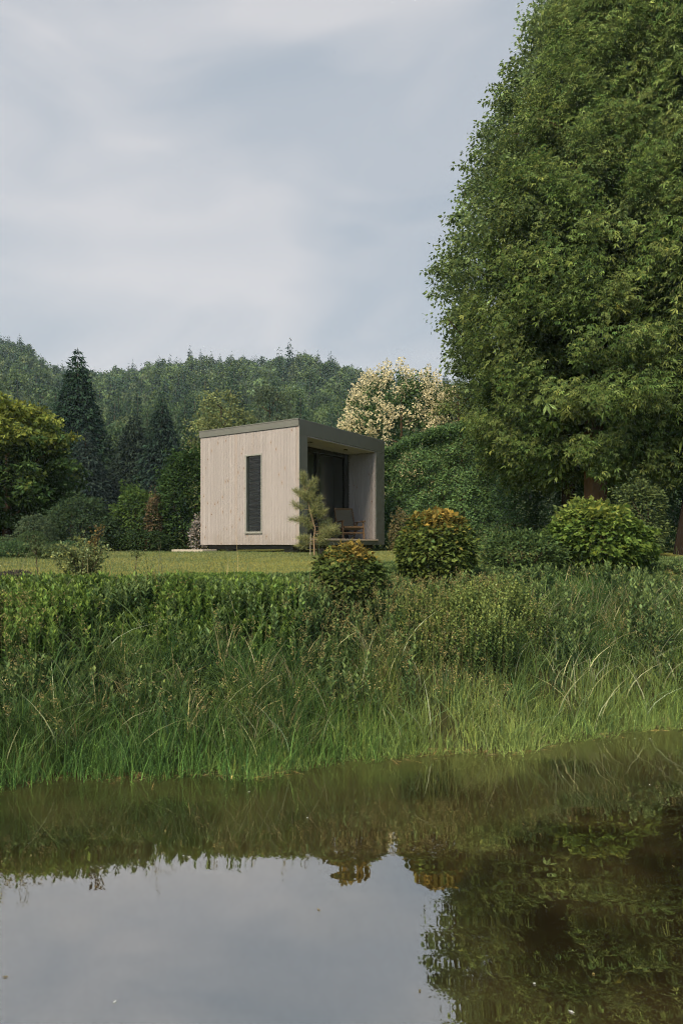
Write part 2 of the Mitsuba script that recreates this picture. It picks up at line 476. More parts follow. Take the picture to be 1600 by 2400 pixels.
# things in the room
pic = thing('framed_picture', 'small dark framed picture on the pale wall behind the porch glass', 'picture')
part('frame', pic, cab(join(box(2.86, 3.16, 1.72, 1.748, 1.50, 1.52), box(2.86, 3.16, 1.72, 1.748, 1.98, 2.0), box(2.86, 2.88, 1.72, 1.748, 1.52, 1.98), box(3.14, 3.16, 1.72, 1.748, 1.52, 1.98))), 'dark_metal')
part('print', pic, cab(box(2.88, 3.14, 1.735, 1.747, 1.52, 1.98)), 'blind_slat')
lamp = thing('pendant_lamp', 'dark dome pendant lamp hanging inside the cabin behind the porch glass', 'lamp')
dome = trimesh.creation.revolve([[0.0, 0.26], [0.05, 0.26], [0.18, 0.2], [0.27, 0.06], [0.28, 0.0], [0.265, 0.0], [0.17, 0.18], [0.0, 0.24]], sections=28)
dome.apply_translation([1.5, 1.55, 1.85])
part('shade', lamp, cab(dome), 'dark_metal', smooth=40)
part('cord', lamp, cab(box(1.495, 1.505, 1.545, 1.555, 2.10, 2.759)), 'black_plastic')
cu = thing('curtain', 'pale curtain gathered beside the sliding glass behind the porch', 'curtain')
tt = np.linspace(0, 1, 60)
cxs = 2.24 + 0.20 * tt
cys = 1.16 + 0.035 * np.sin(tt * 26)
cv = np.concatenate([np.stack([cxs, cys, 0 * tt + 0.18], 1), np.stack([cxs, cys, 0 * tt + 2.62], 1), np.stack([cxs, cys + 0.004, 0 * tt + 0.18], 1), np.stack([cxs, cys + 0.004, 0 * tt + 2.62], 1)])
i = np.arange(59)
cf = np.vstack([np.stack([i, i + 1, i + 61], 1), np.stack([i, i + 61, i + 60], 1), np.stack([i + 120, i + 181, i + 121], 1), np.stack([i + 120, i + 180, i + 181], 1)])
part('cloth', cu, cab(trimesh.Trimesh(cv, cf, process=False)), 'canvas', smooth=True)
part('rail', cu, cab(box(2.1, 2.9, 1.14, 1.18, 2.63, 2.66)), 'dark_metal')
slab = box(-0.55, 0.0, 2.8, 4.0, -0.36, -0.13, 0.01)
struct('paving_slab', cab(slab), 'concrete', 'pale slab lying at the far foot of the cabin side')

# lounge chair on the porch (local: faces -y, x to its left)
ch = thing('lounge_chair', 'low wooden lounge chair with canvas sling standing on the porch deck', 'chair')
CM = CABIN @ np.array([[math.cos(0.55), math.sin(0.55), 0, 2.98], [-math.sin(0.55), math.cos(0.55), 0, 0.46], [0, 0, 1, 0.166], [0, 0, 0, 1]])


def chp(m):
    m = m.copy()
    m.apply_transform(CM)
    return m


def bar(p, q, w, h):
    p, q = np.array(p, float), np.array(q, float)
    L = np.linalg.norm(q - p)
    m = box(-w / 2, w / 2, -h / 2, h / 2, 0, L, min(w, h) * 0.2)
    z = (q - p) / L
    x = np.array([1.0, 0, 0]) if abs(z[0]) < 0.9 else np.array([0, 1.0, 0])
    y = np.cross(z, x)
    y /= np.linalg.norm(y)
    x = np.cross(y, z)
    M = np.eye(4)
    M[:3, 0], M[:3, 1], M[:3, 2], M[:3, 3] = x, y, z, p
    m.apply_transform(M)
    return m


for s in (-1, 1):
    part('leg', ch, chp(bar((s * 0.33, -0.33, 0), (s * 0.33, -0.27, 0.50), 0.035, 0.055)), 'teak')
    part('leg', ch, chp(bar((s * 0.33, 0.36, 0), (s * 0.33, 0.12, 0.50), 0.035, 0.055)), 'teak')
    part('armrest', ch, chp(bar((s * 0.33, -0.36, 0.515), (s * 0.33, 0.24, 0.49), 0.075, 0.026)), 'teak')
    part('seat_rail', ch, chp(bar((s * 0.285, -0.34, 0.35), (s * 0.285, 0.22, 0.24), 0.03, 0.06)), 'teak')
    part('back_post', ch, chp(bar((s * 0.285, 0.14, 0.24), (s * 0.285, 0.40, 0.92), 0.032, 0.055)), 'teak')
part('crossbar', ch, chp(bar((-0.27, 0.39, 0.90), (0.27, 0.39, 0.90), 0.03, 0.05)), 'teak')
part('crossbar', ch, chp(bar((-0.27, -0.33, 0.345), (0.27, -0.33, 0.345), 0.03, 0.05)), 'teak')
part('crossbar', ch, chp(bar((-0.31, -0.30, 0.18), (0.31, -0.30, 0.18), 0.025, 0.04)), 'teak')
part('crossbar', ch, chp(bar((-0.31, 0.28, 0.15), (0.31, 0.28, 0.15), 0.025, 0.04)), 'teak')


def sling(p0, p1, half, sag):
    t = np.linspace(0, 1, 12)
    p0, p1 = np.array(p0), np.array(p1)
    c = p0 + (p1 - p0) * t[:, None]
    nrm = unit(np.cross([1.0, 0, 0], p1 - p0))
    c = c - nrm * (sag * 4 * t * (1 - t))[:, None]
    v = np.vstack([c + [-half, 0, 0], c + [half, 0, 0], c + [-half, 0, 0] - nrm * 0.008, c + [half, 0, 0] - nrm * 0.008])
    i = np.arange(11)
    f = np.vstack([np.stack([i, i + 12, i + 13], 1), np.stack([i, i + 13, i + 1], 1), np.stack([i + 24, i + 37, i + 36], 1), np.stack([i + 24, i + 25, i + 37], 1)])
    return trimesh.Trimesh(v, f, process=False)


part('seat', ch, chp(sling((0, -0.33, 0.37), (0, 0.20, 0.27), 0.265, 0.04)), 'canvas', smooth=True)
part('back', ch, chp(sling((0, 0.18, 0.29), (0, 0.39, 0.89), 0.265, 0.03)), 'canvas', smooth=True)

# ------------------------------------------------------------------ plants: builders
BARK = (0.075, 0.058, 0.042)


def stem(mb, p0, p1, r0, r1, col, rng, bend=0.08, n=6, sides=6):
    t = np.linspace(0, 1, n)[:, None]
    p0, p1 = np.asarray(p0, float), np.asarray(p1, float)
    L = np.linalg.norm(p1 - p0)
    w = rng.normal(0, bend * L, (1, 3)) * np.sin(np.pi * t) + rng.normal(0, bend * L * 0.25, (n, 3)) * (t * (1 - t) * 4)
    tube(mb, p0 + (p1 - p0) * t + w, (r0 + (r1 - r0) * t[:, 0]), col, sides, rng)


def clump_leaves(mb, centers, radius, per, L, W, color, rng, flat=0.6, up=0.7, hang=0.3, amount=0.22, hue=0.1, clump_var=0.22, shell=0.5, scatter=0.55):
    """Leaves gathered round clump centres, most of them near the clump's outside."""
    n = len(centers)
    ci = np.repeat(np.arange(n), per)
    k = len(ci)
    d = rand_dir(rng, k)
    rad = np.broadcast_to(radius, n)[ci] * rng.random(k) ** shell
    off = d * rad[:, None]
    off[:, 2] *= flat
    P = centers[ci] + off
    D = unit(d + rng.normal(0, 0.6, (k, 3)) + np.array([0, 0, -hang]))
    N = unit(rng.normal(0, scatter, (k, 3)) + np.array([0, 0, up]) + d * (0.5 if scatter > 0.5 else 1.1))
    tone = np.exp(rng.normal(0, clump_var, (n, 1)))[ci]
    base = np.asarray(color, float)
    base = (base if base.ndim == 1 else base[ci]) * tone
    C = jit(rng, k, base if base.ndim == 2 else np.tile(base, (k, 1)), amount, hue)
    leaves(mb, P, D, N, L * rng.uniform(0.65, 1.25, k), W * rng.uniform(0.7, 1.2, k), C)


def shell_points(rng, n, prof, c, inner=0.55, face=None):
    """Points in a body of revolution: prof(u) radius for u in 0..1 from z0 to z1; c = (x, y, z0, z1)."""
    u = rng.random(n * 3)
    pr = prof(u)
    keep = rng.random(n * 3) < pr / pr.max()
    u = u[keep][:n]
    a = rng.uniform(0, 2 * np.pi, len(u))
    q = np.stack([np.cos(a) * 1.3, np.sin(a) * 1.3, u * 4], -1)
    lump = 0.78 + 0.44 * meshkit.fbm(q * 1.6 + 9.3, 3, int(rng.integers(1000)))
    rr = prof(u) * lump * (inner + (1 - inner) * rng.random(len(u)) ** 0.5)
    return np.stack([c[0] + np.cos(a) * rr, c[1] + np.sin(a) * rr, c[2] + (c[3] - c[2]) * u], -1)


def bush(name, label, cat, x, y, r, h, color, seed, L=0.07, W=0.045, n=5000, top_color=None, top_from=0.6, squash=1.0, stems=7, group=None, upright=0.0, z0=None, gap=0.0, lump=0.5, width_low=0.8, spiky=1.0):
    rng = np.random.default_rng(seed)
    z = float(ground_z(x, y)) if z0 is None else z0
    key = thing(name, label, cat, group)
    mb = MB()
    d = rand_dir(rng, n * 2)
    d = d[d[:, 2] > -0.45][:n]
    k = len(d)
    lum = 1 - lump * 0.5 + lump * meshkit.fbm(d * 2.6 + seed * 3.1, 3, seed)
    fine = meshkit.fbm(d * 7.0 + seed * 1.7, 2, seed + 3)
    spike = 1 + 1.5 * spiky * np.clip(meshkit.fbm(d * 5.5 + seed * 0.7, 2, seed + 11) - 0.60, 0, 1)
    rr = spike * lum * (0.93 + 0.14 * fine) * (0.62 + 0.38 * rng.random(k) ** 0.35)
    wlow = np.where(d[:, 2] < 0.0, width_low + (1 - width_low) * (1 + d[:, 2] / 0.45), 1.0)
    hz = h / 1.42
    P = np.stack([x + d[:, 0] * r * rr * wlow, y + d[:, 1] * r * rr * squash * wlow, z + hz * 0.42 + d[:, 2] * hz * rr], -1)
    P[:, 2] = np.maximum(P[:, 2], z + 0.02)
    if gap > 0:
        keep = meshkit.fbm(P / r * 3.2 + seed, 2, seed + 8) > gap
        P, d, k = P[keep], d[keep], int(keep.sum())
    D = unit(d * np.array([1, 1, 0.6]) + rng.normal(0, 0.5, (k, 3)) + np.array([0, 0, -0.25 + upright]))
    N = unit(d * 0.6 + np.array([0, 0, 0.9]) + rng.normal(0, 0.45, (k, 3)))
    base = np.tile(np.asarray(color, float), (k, 1))
    if top_color is not None:
        t = np.clip((P[:, 2] - z) / h, 0, 1) + 0.55 * (meshkit.fbm(P / r * 2.2 + 5, 2, seed + 5) - 0.5) + rng.normal(0, 0.10, k)
        w = np.clip((t - top_from) / 0.22, 0, 1)[:, None]
        base = base * (1 - w) + np.asarray(top_color) * w
    leaves(mb, P, D, N, L * rng.uniform(0.65, 1.3, k), W * rng.uniform(0.7, 1.25, k), jit(rng, k, base, 0.25, 0.12))
    mb.part('foliage', key)
    sb = MB()
    for i in range(stems):
        a = rng.uniform(0, 2 * np.pi)
        e = rng.uniform(0.2, 0.75)
        stem(sb, (x + 0.08 * r * math.cos(a), y + 0.08 * r * math.sin(a), z - 0.03), (x + e * r * math.cos(a), y + e * r * math.sin(a), z + h * rng.uniform(0.5, 0.85)), 0.012 + 0.012 * r, 0.004, BARK, rng)
    sb.part('stem', key, 'bark')
    return key


def broad_tree(name, label, x, y, z0, top, base_h, r, color, seed, clumps=120, per=60, L=0.12, W=0.075, prof=None, clump_r=0.5, trunk=0.14, group=None, top_color=None, flat=0.65, hang=0.3, cat='tree', inner=0.6, limbs=16, bark=BARK, amount=0.22, tips=0):
    rng = np.random.default_rng(seed)
    key = thing(name, label, cat, group)
    if prof is None:
        prof = lambda u: r * np.sqrt(np.maximum(1 - (2 * u - 0.85) ** 2 / 1.35, 0.03))
    c = (x, y, z0 + base_h, top)
    P = shell_points(rng, clumps, prof, c, inner)
    if tips:
        Q = shell_points(rng, tips, lambda u: prof(u) * 1.06, c, 0.98)
        out = unit((Q - np.array([x, y, 0])) * np.array([1, 1, 0]))
        P = np.vstack([P, Q, Q + out * 0.28 + np.array([0, 0, 0.06]), Q + out * 0.55 + np.array([0, 0, 0.02])])
        clump_r = np.concatenate([np.full(clumps, clump_r), np.full(tips, 0.3), np.full(tips, 0.2), np.full(len(P) - clumps - 2 * tips, 0.12)])
        per = np.concatenate([np.full(clumps, per), np.full(tips, 60), np.full(tips, 34), np.full(len(P) - clumps - 2 * tips, 10)])
    col = np.tile(np.asarray(color, float), (len(P), 1))
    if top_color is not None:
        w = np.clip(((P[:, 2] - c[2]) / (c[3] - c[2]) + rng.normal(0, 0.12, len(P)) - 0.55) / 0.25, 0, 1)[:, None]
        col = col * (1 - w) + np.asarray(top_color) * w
    mb = MB()
    clump_leaves(mb, P, clump_r * rng.uniform(0.7, 1.3, len(P)), per, L, W, col, rng, flat=flat, hang=hang, amount=amount)
    mb.part('crown', key)
    tb = MB()
    stem(tb, (x, y, z0 - 0.1), (x + rng.normal(0, 0.1), y, top - (top - z0) * 0.12), trunk, 0.03, bark, rng, 0.02, 10, 9)
    for i in rng.choice(len(P), min(limbs, len(P)), replace=False):
        q = P[i]
        s = np.array([x, y, max(z0 + base_h * 0.6, q[2] - np.hypot(q[0] - x, q[1] - y) * rng.uniform(0.4, 0.9))])
        stem(tb, s, q, trunk * 0.3, 0.012, bark, rng, 0.05, 6, 5)
    tb.part('trunk', key, 'bark')
    return key


def conifer_mesh(rng, h, r, cards, size, color, taper=1.0, base=0.04, amount=0.2, levels=26, width=0.34):
    mb = MB()
    lev = np.floor((1 - np.sqrt(1 - rng.random(cards))) * levels)
    u = np.clip((lev + 0.5 + rng.normal(0, 0.16, cards)) / levels, 0, 0.995)
    nb = 9
    br = rng.integers(0, nb, cards)
    a = br * 2 * np.pi / nb + lev * 2.4 + rng.normal(0, 0.17, cards)
    full = r * (1 - u) ** taper * (0.8 + 0.4 * meshkit.noise(np.stack([br * 3.7, lev * 5.3, 0 * u], -1), 3))
    t = rng.random(cards) ** 0.55
    rr = full * t
    z = h * (base + (1 - base) * u) - rr * 0.38 * t + 0.10 * full * t ** 3
    P = np.stack([np.cos(a) * rr, np.sin(a) * rr, z], -1)
    out = np.stack([np.cos(a), np.sin(a), -0.35 + 0 * a], -1)
    D = unit(out + rng.normal(0, 0.45, (cards, 3)))
    N = unit(np.array([0, 0, 1.0]) + rng.normal(0, 0.35, (cards, 3)))
    s = size * (0.55 + 0.6 * (1 - u)) * rng.uniform(0.7, 1.3, cards)
    leaves(mb, P, D, N, s, s * width, jit(rng, cards, color, amount, 0.08), droop=0.2)
    leaves(mb, np.array([[0, 0, h * 0.97]]), np.array([[0, 0, 1.0]]), np.array([[1.0, 0, 0]]), h * 0.04, size * 0.3, np.array([color]))
    return mb


def conifer(name, label, x, y, h, r, color, seed, cards=6000, size=0.5, taper=1.0, group=None, levels=26, z0=None, width=0.34):
    rng = np.random.default_rng(seed)
    key = thing(name, label, 'tree', group)
    z = float(ground_z(x, y)) if z0 is None else z0
    mb = conifer_mesh(rng, h, r, cards, size, color, taper, levels=levels, width=width)
    mb.v = [v + np.array([x, y, z], np.float32) for v in mb.v]
    mb.part('crown', key, 'needle')
    tb = MB()
    stem(tb, (x, y, z - 0.2), (x, y, z + h * 0.95), 0.018 * h, 0.02, BARK, rng, 0.004, 8, 8)
    tb.part('trunk', key, 'bark')
    return key


# ------------------------------------------------------------------ big trees on the bank side


def cedar(name, label, x, y, z0, top, rmax, seed, sprays, prof, size=0.30, c0=2.2, trunk=0.26, lean=0.0, shift=0.0, bark=(0.15, 0.095, 0.062)):
    """Arborvitae: drooping fans of narrow fingers on lumpy, layered boughs."""
    rng = np.random.default_rng(seed)
    key = thing(name, label, 'tree')
    nb = 1000
    B = shell_points(rng, nb, prof, (x, y, z0 + c0, top), 0.62)
    B[:, 0] += shift * ((B[:, 2] - z0 - c0) / (top - z0 - c0)) ** 2
    ci = rng.integers(0, len(B), sprays)
    ax = np.array([x, y, 0])
    outb = B - ax
    outb[:, 2] = 0
    outb = unit(outb)
    fill = rng.random(sprays) < 0.16
    off = rand_dir(rng, sprays) * (0.44 * rng.random(sprays) ** 0.5)[:, None]
    off[:, 2] = off[:, 2] * 0.9 - 0.1
    pull = np.where(fill, rng.uniform(0.35, 0.8, sprays), 1.0)[:, None]
    P = (B[ci] - ax) * np.concatenate([pull, pull, 0 * pull + 1], 1) + ax + off
    out = outb[ci]
    D = unit(out * rng.uniform(0.2, 1.0, (sprays, 1)) + rng.normal(0, 0.35, (sprays, 3)) + np.array([0, 0, -0.75]))
    N = unit(out + rng.normal(0, 0.55, (sprays, 3)) + np.array([0, 0, 0.45]))
    S = unit(np.cross(D, N))
    N = np.cross(S, D)
    tone = np.exp(rng.normal(0, 0.13, (len(B), 1)))[ci]
    fresh_lit = (0.40 * rng.random(len(B)) ** 2)[ci][:, None] + 0.62 * rng.random((sprays, 1)) ** 2.5
    base = np.array([0.052, 0.090, 0.023]) * (1 - fresh_lit) + np.array([0.165, 0.190, 0.065]) * fresh_lit  # pale fresh growth that also paints in sunlit highlights
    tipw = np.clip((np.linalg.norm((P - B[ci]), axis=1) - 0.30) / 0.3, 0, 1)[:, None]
    base = base * (0.85 + 0.35 * tipw)  # spray tips lightened as painted highlights
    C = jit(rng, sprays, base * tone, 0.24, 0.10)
    mb = MB()
    s = size * rng.uniform(0.6, 1.3, sprays) * np.where(fill, 2.2, 1.0)
    for a in np.linspace(-0.7, 0.7, 3):
        aa = a + rng.normal(0, 0.12, sprays)
        Df = D * np.cos(aa)[:, None] + S * np.sin(aa)[:, None]
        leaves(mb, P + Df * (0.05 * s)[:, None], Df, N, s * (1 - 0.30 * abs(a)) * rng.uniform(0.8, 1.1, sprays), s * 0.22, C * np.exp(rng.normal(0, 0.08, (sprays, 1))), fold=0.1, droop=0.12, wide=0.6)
    mb.part('crown', key)
    tb = MB()
    t = np.linspace(0, 1, 12)
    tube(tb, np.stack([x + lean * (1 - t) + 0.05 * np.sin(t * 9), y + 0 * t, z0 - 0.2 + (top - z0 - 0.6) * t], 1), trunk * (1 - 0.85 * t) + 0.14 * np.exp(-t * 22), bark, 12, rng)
    for i in rng.choice(len(B), 40, replace=False):
        q = B[i]
        stem(tb, (x, y, q[2] + 0.2), q, 0.04, 0.012, (0.14, 0.10, 0.075), rng, 0.04, 6, 5)
    tb.part('trunk', key, 'bark')
    return key


prof_c = lambda u: np.interp(u, [0, 0.05, 0.115, 0.21, 0.377, 0.477, 0.61, 0.825, 0.93, 1.0], [2.4, 3.0, 3.25, 3.2, 3.1, 2.85, 2.4, 1.6, 0.9, 0.2])
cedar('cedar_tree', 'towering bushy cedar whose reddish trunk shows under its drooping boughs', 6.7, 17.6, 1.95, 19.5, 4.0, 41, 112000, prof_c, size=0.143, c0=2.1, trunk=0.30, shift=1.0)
prof_c2 = lambda u: np.interp(u, [0, 0.1, 0.3, 0.6, 0.85, 1.0], [1.9, 2.5, 2.6, 2.1, 1.1, 0.1])
cedar('cedar_tree', 'dark cedar at the picture edge with a leaning trunk coloured as in deep shade', 9.3, 15.6, 1.9, 21.0, 2.5, 43, 34000, prof_c2, size=0.18, c0=2.2, lean=-1.1, bark=(0.024, 0.020, 0.016))  # bark darkened to paint shade onto this trunk

prof_b = lambda u: np.interp(u, [0, 0.147, 0.19, 0.26, 0.347, 0.47, 0.635, 0.74, 0.89, 1.0], [2.2, 2.8, 3.5, 3.75, 3.95, 3.1, 2.3, 1.6, 0.7, 0.2])
broad_tree('broadleaf_tree', 'tall leafy tree with jagged outline against the sky beside the cedar', 6.75, 19.6, 2.0, 20.0, 3.2, 4.1, (0.085, 0.118, 0.044), 51, clumps=900, per=100, L=0.12, W=0.082, prof=prof_b, clump_r=0.62, trunk=0.22, flat=0.55, hang=0.5, inner=0.72, limbs=60, tips=130)

# ------------------------------------------------------------------ hedge right of the cabin
rng = np.random.default_rng(61)
hk = thing('cedar_hedge', 'tall dense evergreen hedge beside the cabin porch', 'hedge')
n = 84000
hx = rng.uniform(0.9, 13.0, n)
hy0 = 22.3 - 0.30 * (hx - 0.9)
htop = np.interp(hx, [0.9, 1.6, 2.4, 3.2, 4.5, 9.5], [3.1, 3.35, 3.75, 3.95, 3.8, 3.6]) + 0.35 * (meshkit.fbm(np.stack([hx * 1.5, 0 * hx, 0 * hx], -1), 3, 2) - 0.5)
w = rng.random(n)
face = w < 0.72
hz = rng.random(n) * htop
bul = meshkit.fbm(np.stack([hx * 1.3, hz * 1.1, 0 * hx], -1), 4, 14)
hy = np.where(face, hy0 - 0.75 - 1.7 * (bul - 0.5) + 0.35 * rng.random(n) ** 2 + 0.35 * np.clip(hz / htop - 0.75, 0, 1) * 3, hy0 + rng.uniform(-0.7, 0.7, n))
hz = np.where(face, hz, htop - 0.3 * rng.random(n) ** 2 + 0.35 * (bul - 0.5))
P = np.stack([hx, hy, hz + lawn_z(hy)], -1)
side_out = np.where(face[:, None], np.array([[0.1, -1.0, 0.15]]), np.array([[0, -0.3, 1.0]]))
D = unit(side_out * 0.7 + rng.normal(0, 0.6, (n, 3)) + np.array([0, 0, -0.15]))
N = unit(side_out * 0.8 + rng.normal(0, 0.5, (n, 3)) + np.array([0, 0, 0.5]))
tone = 0.6 + 0.8 * meshkit.fbm(P * 1.6, 3, 5)[:, None]
mb = MB()
leaves(mb, P, D, N, 0.12 * rng.uniform(0.6, 1.3, n), 0.05 * rng.uniform(0.7, 1.2, n), jit(rng, n, np.array([0.072, 0.122, 0.046]) * tone, 0.25, 0.12))
mb.part('foliage', hk)
tb = MB()
for k in range(17):
    xx = 1.2 + k * 0.7
    yy = 22.3 - 0.30 * (xx - 0.9)
    stem(tb, (xx, yy, 1.9), (xx, yy, 1.95 + 3.0), 0.06, 0.02, BARK, rng, 0.02)
tb.part('trunk', hk, 'bark')

# ------------------------------------------------------------------ flowering tree behind the cabin
lk = broad_tree('flowering_tree', 'tree covered in cream blossom plumes behind the cabin roof', 2.35, 26.0, 2.05, 8.95, 2.3, 2.1, (0.040, 0.070, 0.026), 71, clumps=220, per=70, L=0.14, W=0.085, clump_r=0.48, trunk=0.12)
rng = np.random.default_rng(72)
prof_l = lambda u: 2.05 * np.sqrt(np.maximum(1 - (2 * u - 0.85) ** 2 / 1.35, 0.03))
F = shell_points(rng, 460, prof_l, (2.35, 26.0, 4.2, 9.0), 0.93)
F = F[(F[:, 1] < 26.9)]
mb = MB()
k = 40
ci = np.repeat(np.arange(len(F)), k)
t = np.tile(np.linspace(0, 1, k), len(F))
axisd = unit(unit(F - np.array([2.15, 26, 6.0])) * 0.9 + rng.normal(0, 0.35, (len(F), 3)) + np.array([-0.1, -0.1, 0.05]))
d = rand_dir(rng, len(ci))
P = F[ci] + axisd[ci] * (0.55 * t)[:, None] + d * (0.19 * (1 - 0.75 * t))[:, None]
leaves(mb, P, d, rand_dir(rng, len(ci)), 0.085, 0.07, jit(rng, len(ci), (0.44, 0.395, 0.245), 0.12, 0.04))
mb.part('blossom', lk)
broad_tree('leafy_tree', 'light green tree between the blossoming tree and the tall cedar', 4.35, 24.2, 2.05, 8.2, 1.6, 1.15, (0.075, 0.10, 0.034), 73, clumps=120, per=60, L=0.12, W=0.075, clump_r=0.42, trunk=0.1)

# ------------------------------------------------------------------ left side: trees and shrubs behind the lawn
broad_tree('maple_tree', 'dark maple with yellow-green top painted as sunlit on the far side of the lawn', -11.15, 22.0, 2.0, 7.0, 0.3, 1.85, (0.036, 0.062, 0.020), 81, clumps=230, per=110, L=0.16, W=0.12, clump_r=0.42, trunk=0.16, top_color=(0.135, 0.155, 0.034), inner=0.45, tips=34)  # leaf colours paint in a sunlit top and a shaded lower crown
broad_tree('maple_tree', 'dark leafy tree in shade at the picture edge behind the maple', -14.2, 23.5, 2.0, 7.6, 0.3, 2.6, (0.035, 0.06, 0.02), 82, clumps=180, per=60, L=0.19, W=0.13, clump_r=0.55, trunk=0.18)
conifer('spruce_tree', 'tallest dark spruce with pointed tip rising above the forest edge', -23.9, 60.0, 15.6, 4.1, (0.024, 0.048, 0.027), 83, cards=16000, size=0.75, taper=0.8, levels=30)
conifer('fir_tree', 'dark fir with slim tip standing left of the pale broadleaf tree', -15.2, 56.0, 11.0, 2.9, (0.022, 0.040, 0.026), 84, cards=11000, size=0.65, taper=0.8)
conifer('fir_tree', 'broad grey-green fir between the tall spruce and the slim fir', -18.0, 57.5, 9.9, 3.1, (0.026, 0.040, 0.027), 85, cards=11000, size=0.65, taper=0.75)
conifer('fir_tree', 'short fir low in front of the forest edge behind the lawn shrubs', -20.5, 53.0, 8.2, 2.8, (0.026, 0.040, 0.030), 86, cards=9000, size=0.6, taper=0.75)
broad_tree('poplar_tree', 'pale green tree showing above the left end of the cabin roof', -6.25, 35.0, 2.1, 10.4, 1.0, 1.75, (0.115, 0.135, 0.055), 87, clumps=170, per=60, L=0.17, W=0.12, clump_r=0.5, trunk=0.14)
broad_tree('willow_tree', 'grey-green tree behind the middle of the cabin roof', -4.3, 41.0, 2.2, 11.9, 1.2, 1.7, (0.058, 0.078, 0.045), 88, clumps=140, per=60, L=0.18, W=0.1, clump_r=0.55, trunk=0.14)
bush('laurel_tree', 'dark glossy cone-shaped evergreen against the left end of the cabin', 'tree', -4.65, 20.4, 1.05, 3.15, (0.030, 0.055, 0.018), 91, L=0.12, W=0.075, n=9000, stems=5, lump=0.35)
bush('garden_shrub', 'mid green rounded shrub left of the cone-shaped evergreen', 'shrub', -6.3, 20.2, 0.75, 1.95, (0.055, 0.09, 0.026), 92, L=0.10, W=0.06, n=5500, lump=0.6)
bush('copper_shrub', 'narrow copper brown shrub between two green shrubs by the cabin', 'shrub', -5.55, 19.6, 0.24, 1.75, (0.10, 0.078, 0.045), 93, L=0.07, W=0.045, n=1500, stems=3, lump=0.9)
bush('garden_shrub', 'dark green spreading shrub on the far edge of the lawn', 'shrub', -7.6, 19.2, 1.05, 1.55, (0.034, 0.055, 0.026), 94, L=0.09, W=0.055, n=6500, lump=0.6)
bush('garden_shrub', 'low blue-green shrub in front of the dark spreading shrub', 'shrub', -8.15, 17.6, 0.5, 1.0, (0.06, 0.085, 0.045), 95, L=0.07, W=0.04, n=3200, lump=0.7)
bush('garden_shrub', 'dark low shrub at the foot of the cone-shaped evergreen', 'shrub', -5.7, 19.2, 0.8, 0.6, (0.024, 0.042, 0.016), 96, L=0.09, W=0.05, n=3800, lump=0.6)
bush('variegated_shrub', 'pale pinkish white-leaved shrub at the left back corner of the cabin', 'shrub', -4.12, 19.2, 0.24, 1.1, (0.20, 0.18, 0.16), 97, L=0.07, W=0.04, n=1100, stems=4, lump=0.9)
bush('clipped_shrub', 'small clipped dome of box on the far lawn edge', 'shrub', -7.95, 17.0, 0.42, 0.56, (0.045, 0.07, 0.03), 98, L=0.03, W=0.02, n=5200, lump=0.05, spiky=0.0)
bush('low_hedge', 'low clipped hedge at the picture edge beyond the lawn', 'hedge', -9.4, 18.0, 0.85, 0.42, (0.05, 0.075, 0.032), 99, L=0.035, W=0.022, n=6000, lump=0.08, spiky=0.0)
for i, (x, y, r, h, c, lab) in enumerate([(-7.2, 14.6, 0.5, 0.30, (0.05, 0.085, 0.035), 'low leafy perennials on the far lawn edge, nearest the picture edge'),
                                          (-6.15, 14.2, 0.45, 0.26, (0.075, 0.10, 0.04), 'low yellowish perennials beside the leafy perennials on the lawn edge'),
                                          (-6.7, 16.0, 0.6, 0.28, (0.04, 0.07, 0.03), 'dark low perennials below the clipped dome')]):
    bush('perennial_plant', lab, 'plant', x, y, r, h, c, 100 + i, L=0.07, W=0.035, n=2200, stems=3, upright=0.4, lump=0.8)
bush('brown_shrub', 'straggly brownish shrub at the right foot of the cabin', 'shrub', 1.75, 19.6, 0.34, 1.2, (0.12, 0.105, 0.05), 104, L=0.07, W=0.04, n=1800, gap=0.42)

# three mounded bushes and their neighbours on the lawn front
bush('maple_bush', 'smaller rounded bush with orange-tinged leaves in front of the porch', 'bush', 0.10, 8.9, 0.47, 0.78, (0.056, 0.080, 0.022), 111, L=0.070, W=0.056, n=3500, top_color=(0.165, 0.120, 0.030), top_from=0.66, lump=0.4, spiky=0.3)
bush('maple_bush', 'larger rounded bush with orange-red leaf tips right of the porch', 'bush', 1.38, 9.7, 0.57, 1.02, (0.062, 0.086, 0.022), 112, L=0.076, W=0.060, n=5200, top_color=(0.175, 0.125, 0.030), top_from=0.72, lump=0.35, spiky=0.3)
bush('green_bush', 'large bright green mounded bush under the cedar trunk', 'bush', 4.32, 11.2, 0.86, 1.12, (0.075, 0.115, 0.024), 113, L=0.10, W=0.078, n=6800, top_color=(0.125, 0.150, 0.035), top_from=0.75, lump=0.45, spiky=0.6)
bush('low_shrub', 'loose low shrub left of the bright green bush', 'shrub', 2.95, 10.8, 0.62, 0.62, (0.052, 0.082, 0.028), 114, L=0.075, W=0.04, n=3800, upright=0.3, lump=0.8)
bush('young_shrub', 'tall young leafy shrub in shade right of the bright green bush', 'shrub', 6.55, 14.6, 0.55, 1.75, (0.07, 0.095, 0.035), 115, L=0.09, W=0.05, n=4200, lump=0.7)
bush('young_shrub', 'large-leaved young shrub in front of the cedar trunk', 'shrub', 5.15, 14.6, 0.45, 1.2, (0.085, 0.115, 0.04), 116, L=0.13, W=0.09, n=800, lump=0.8)

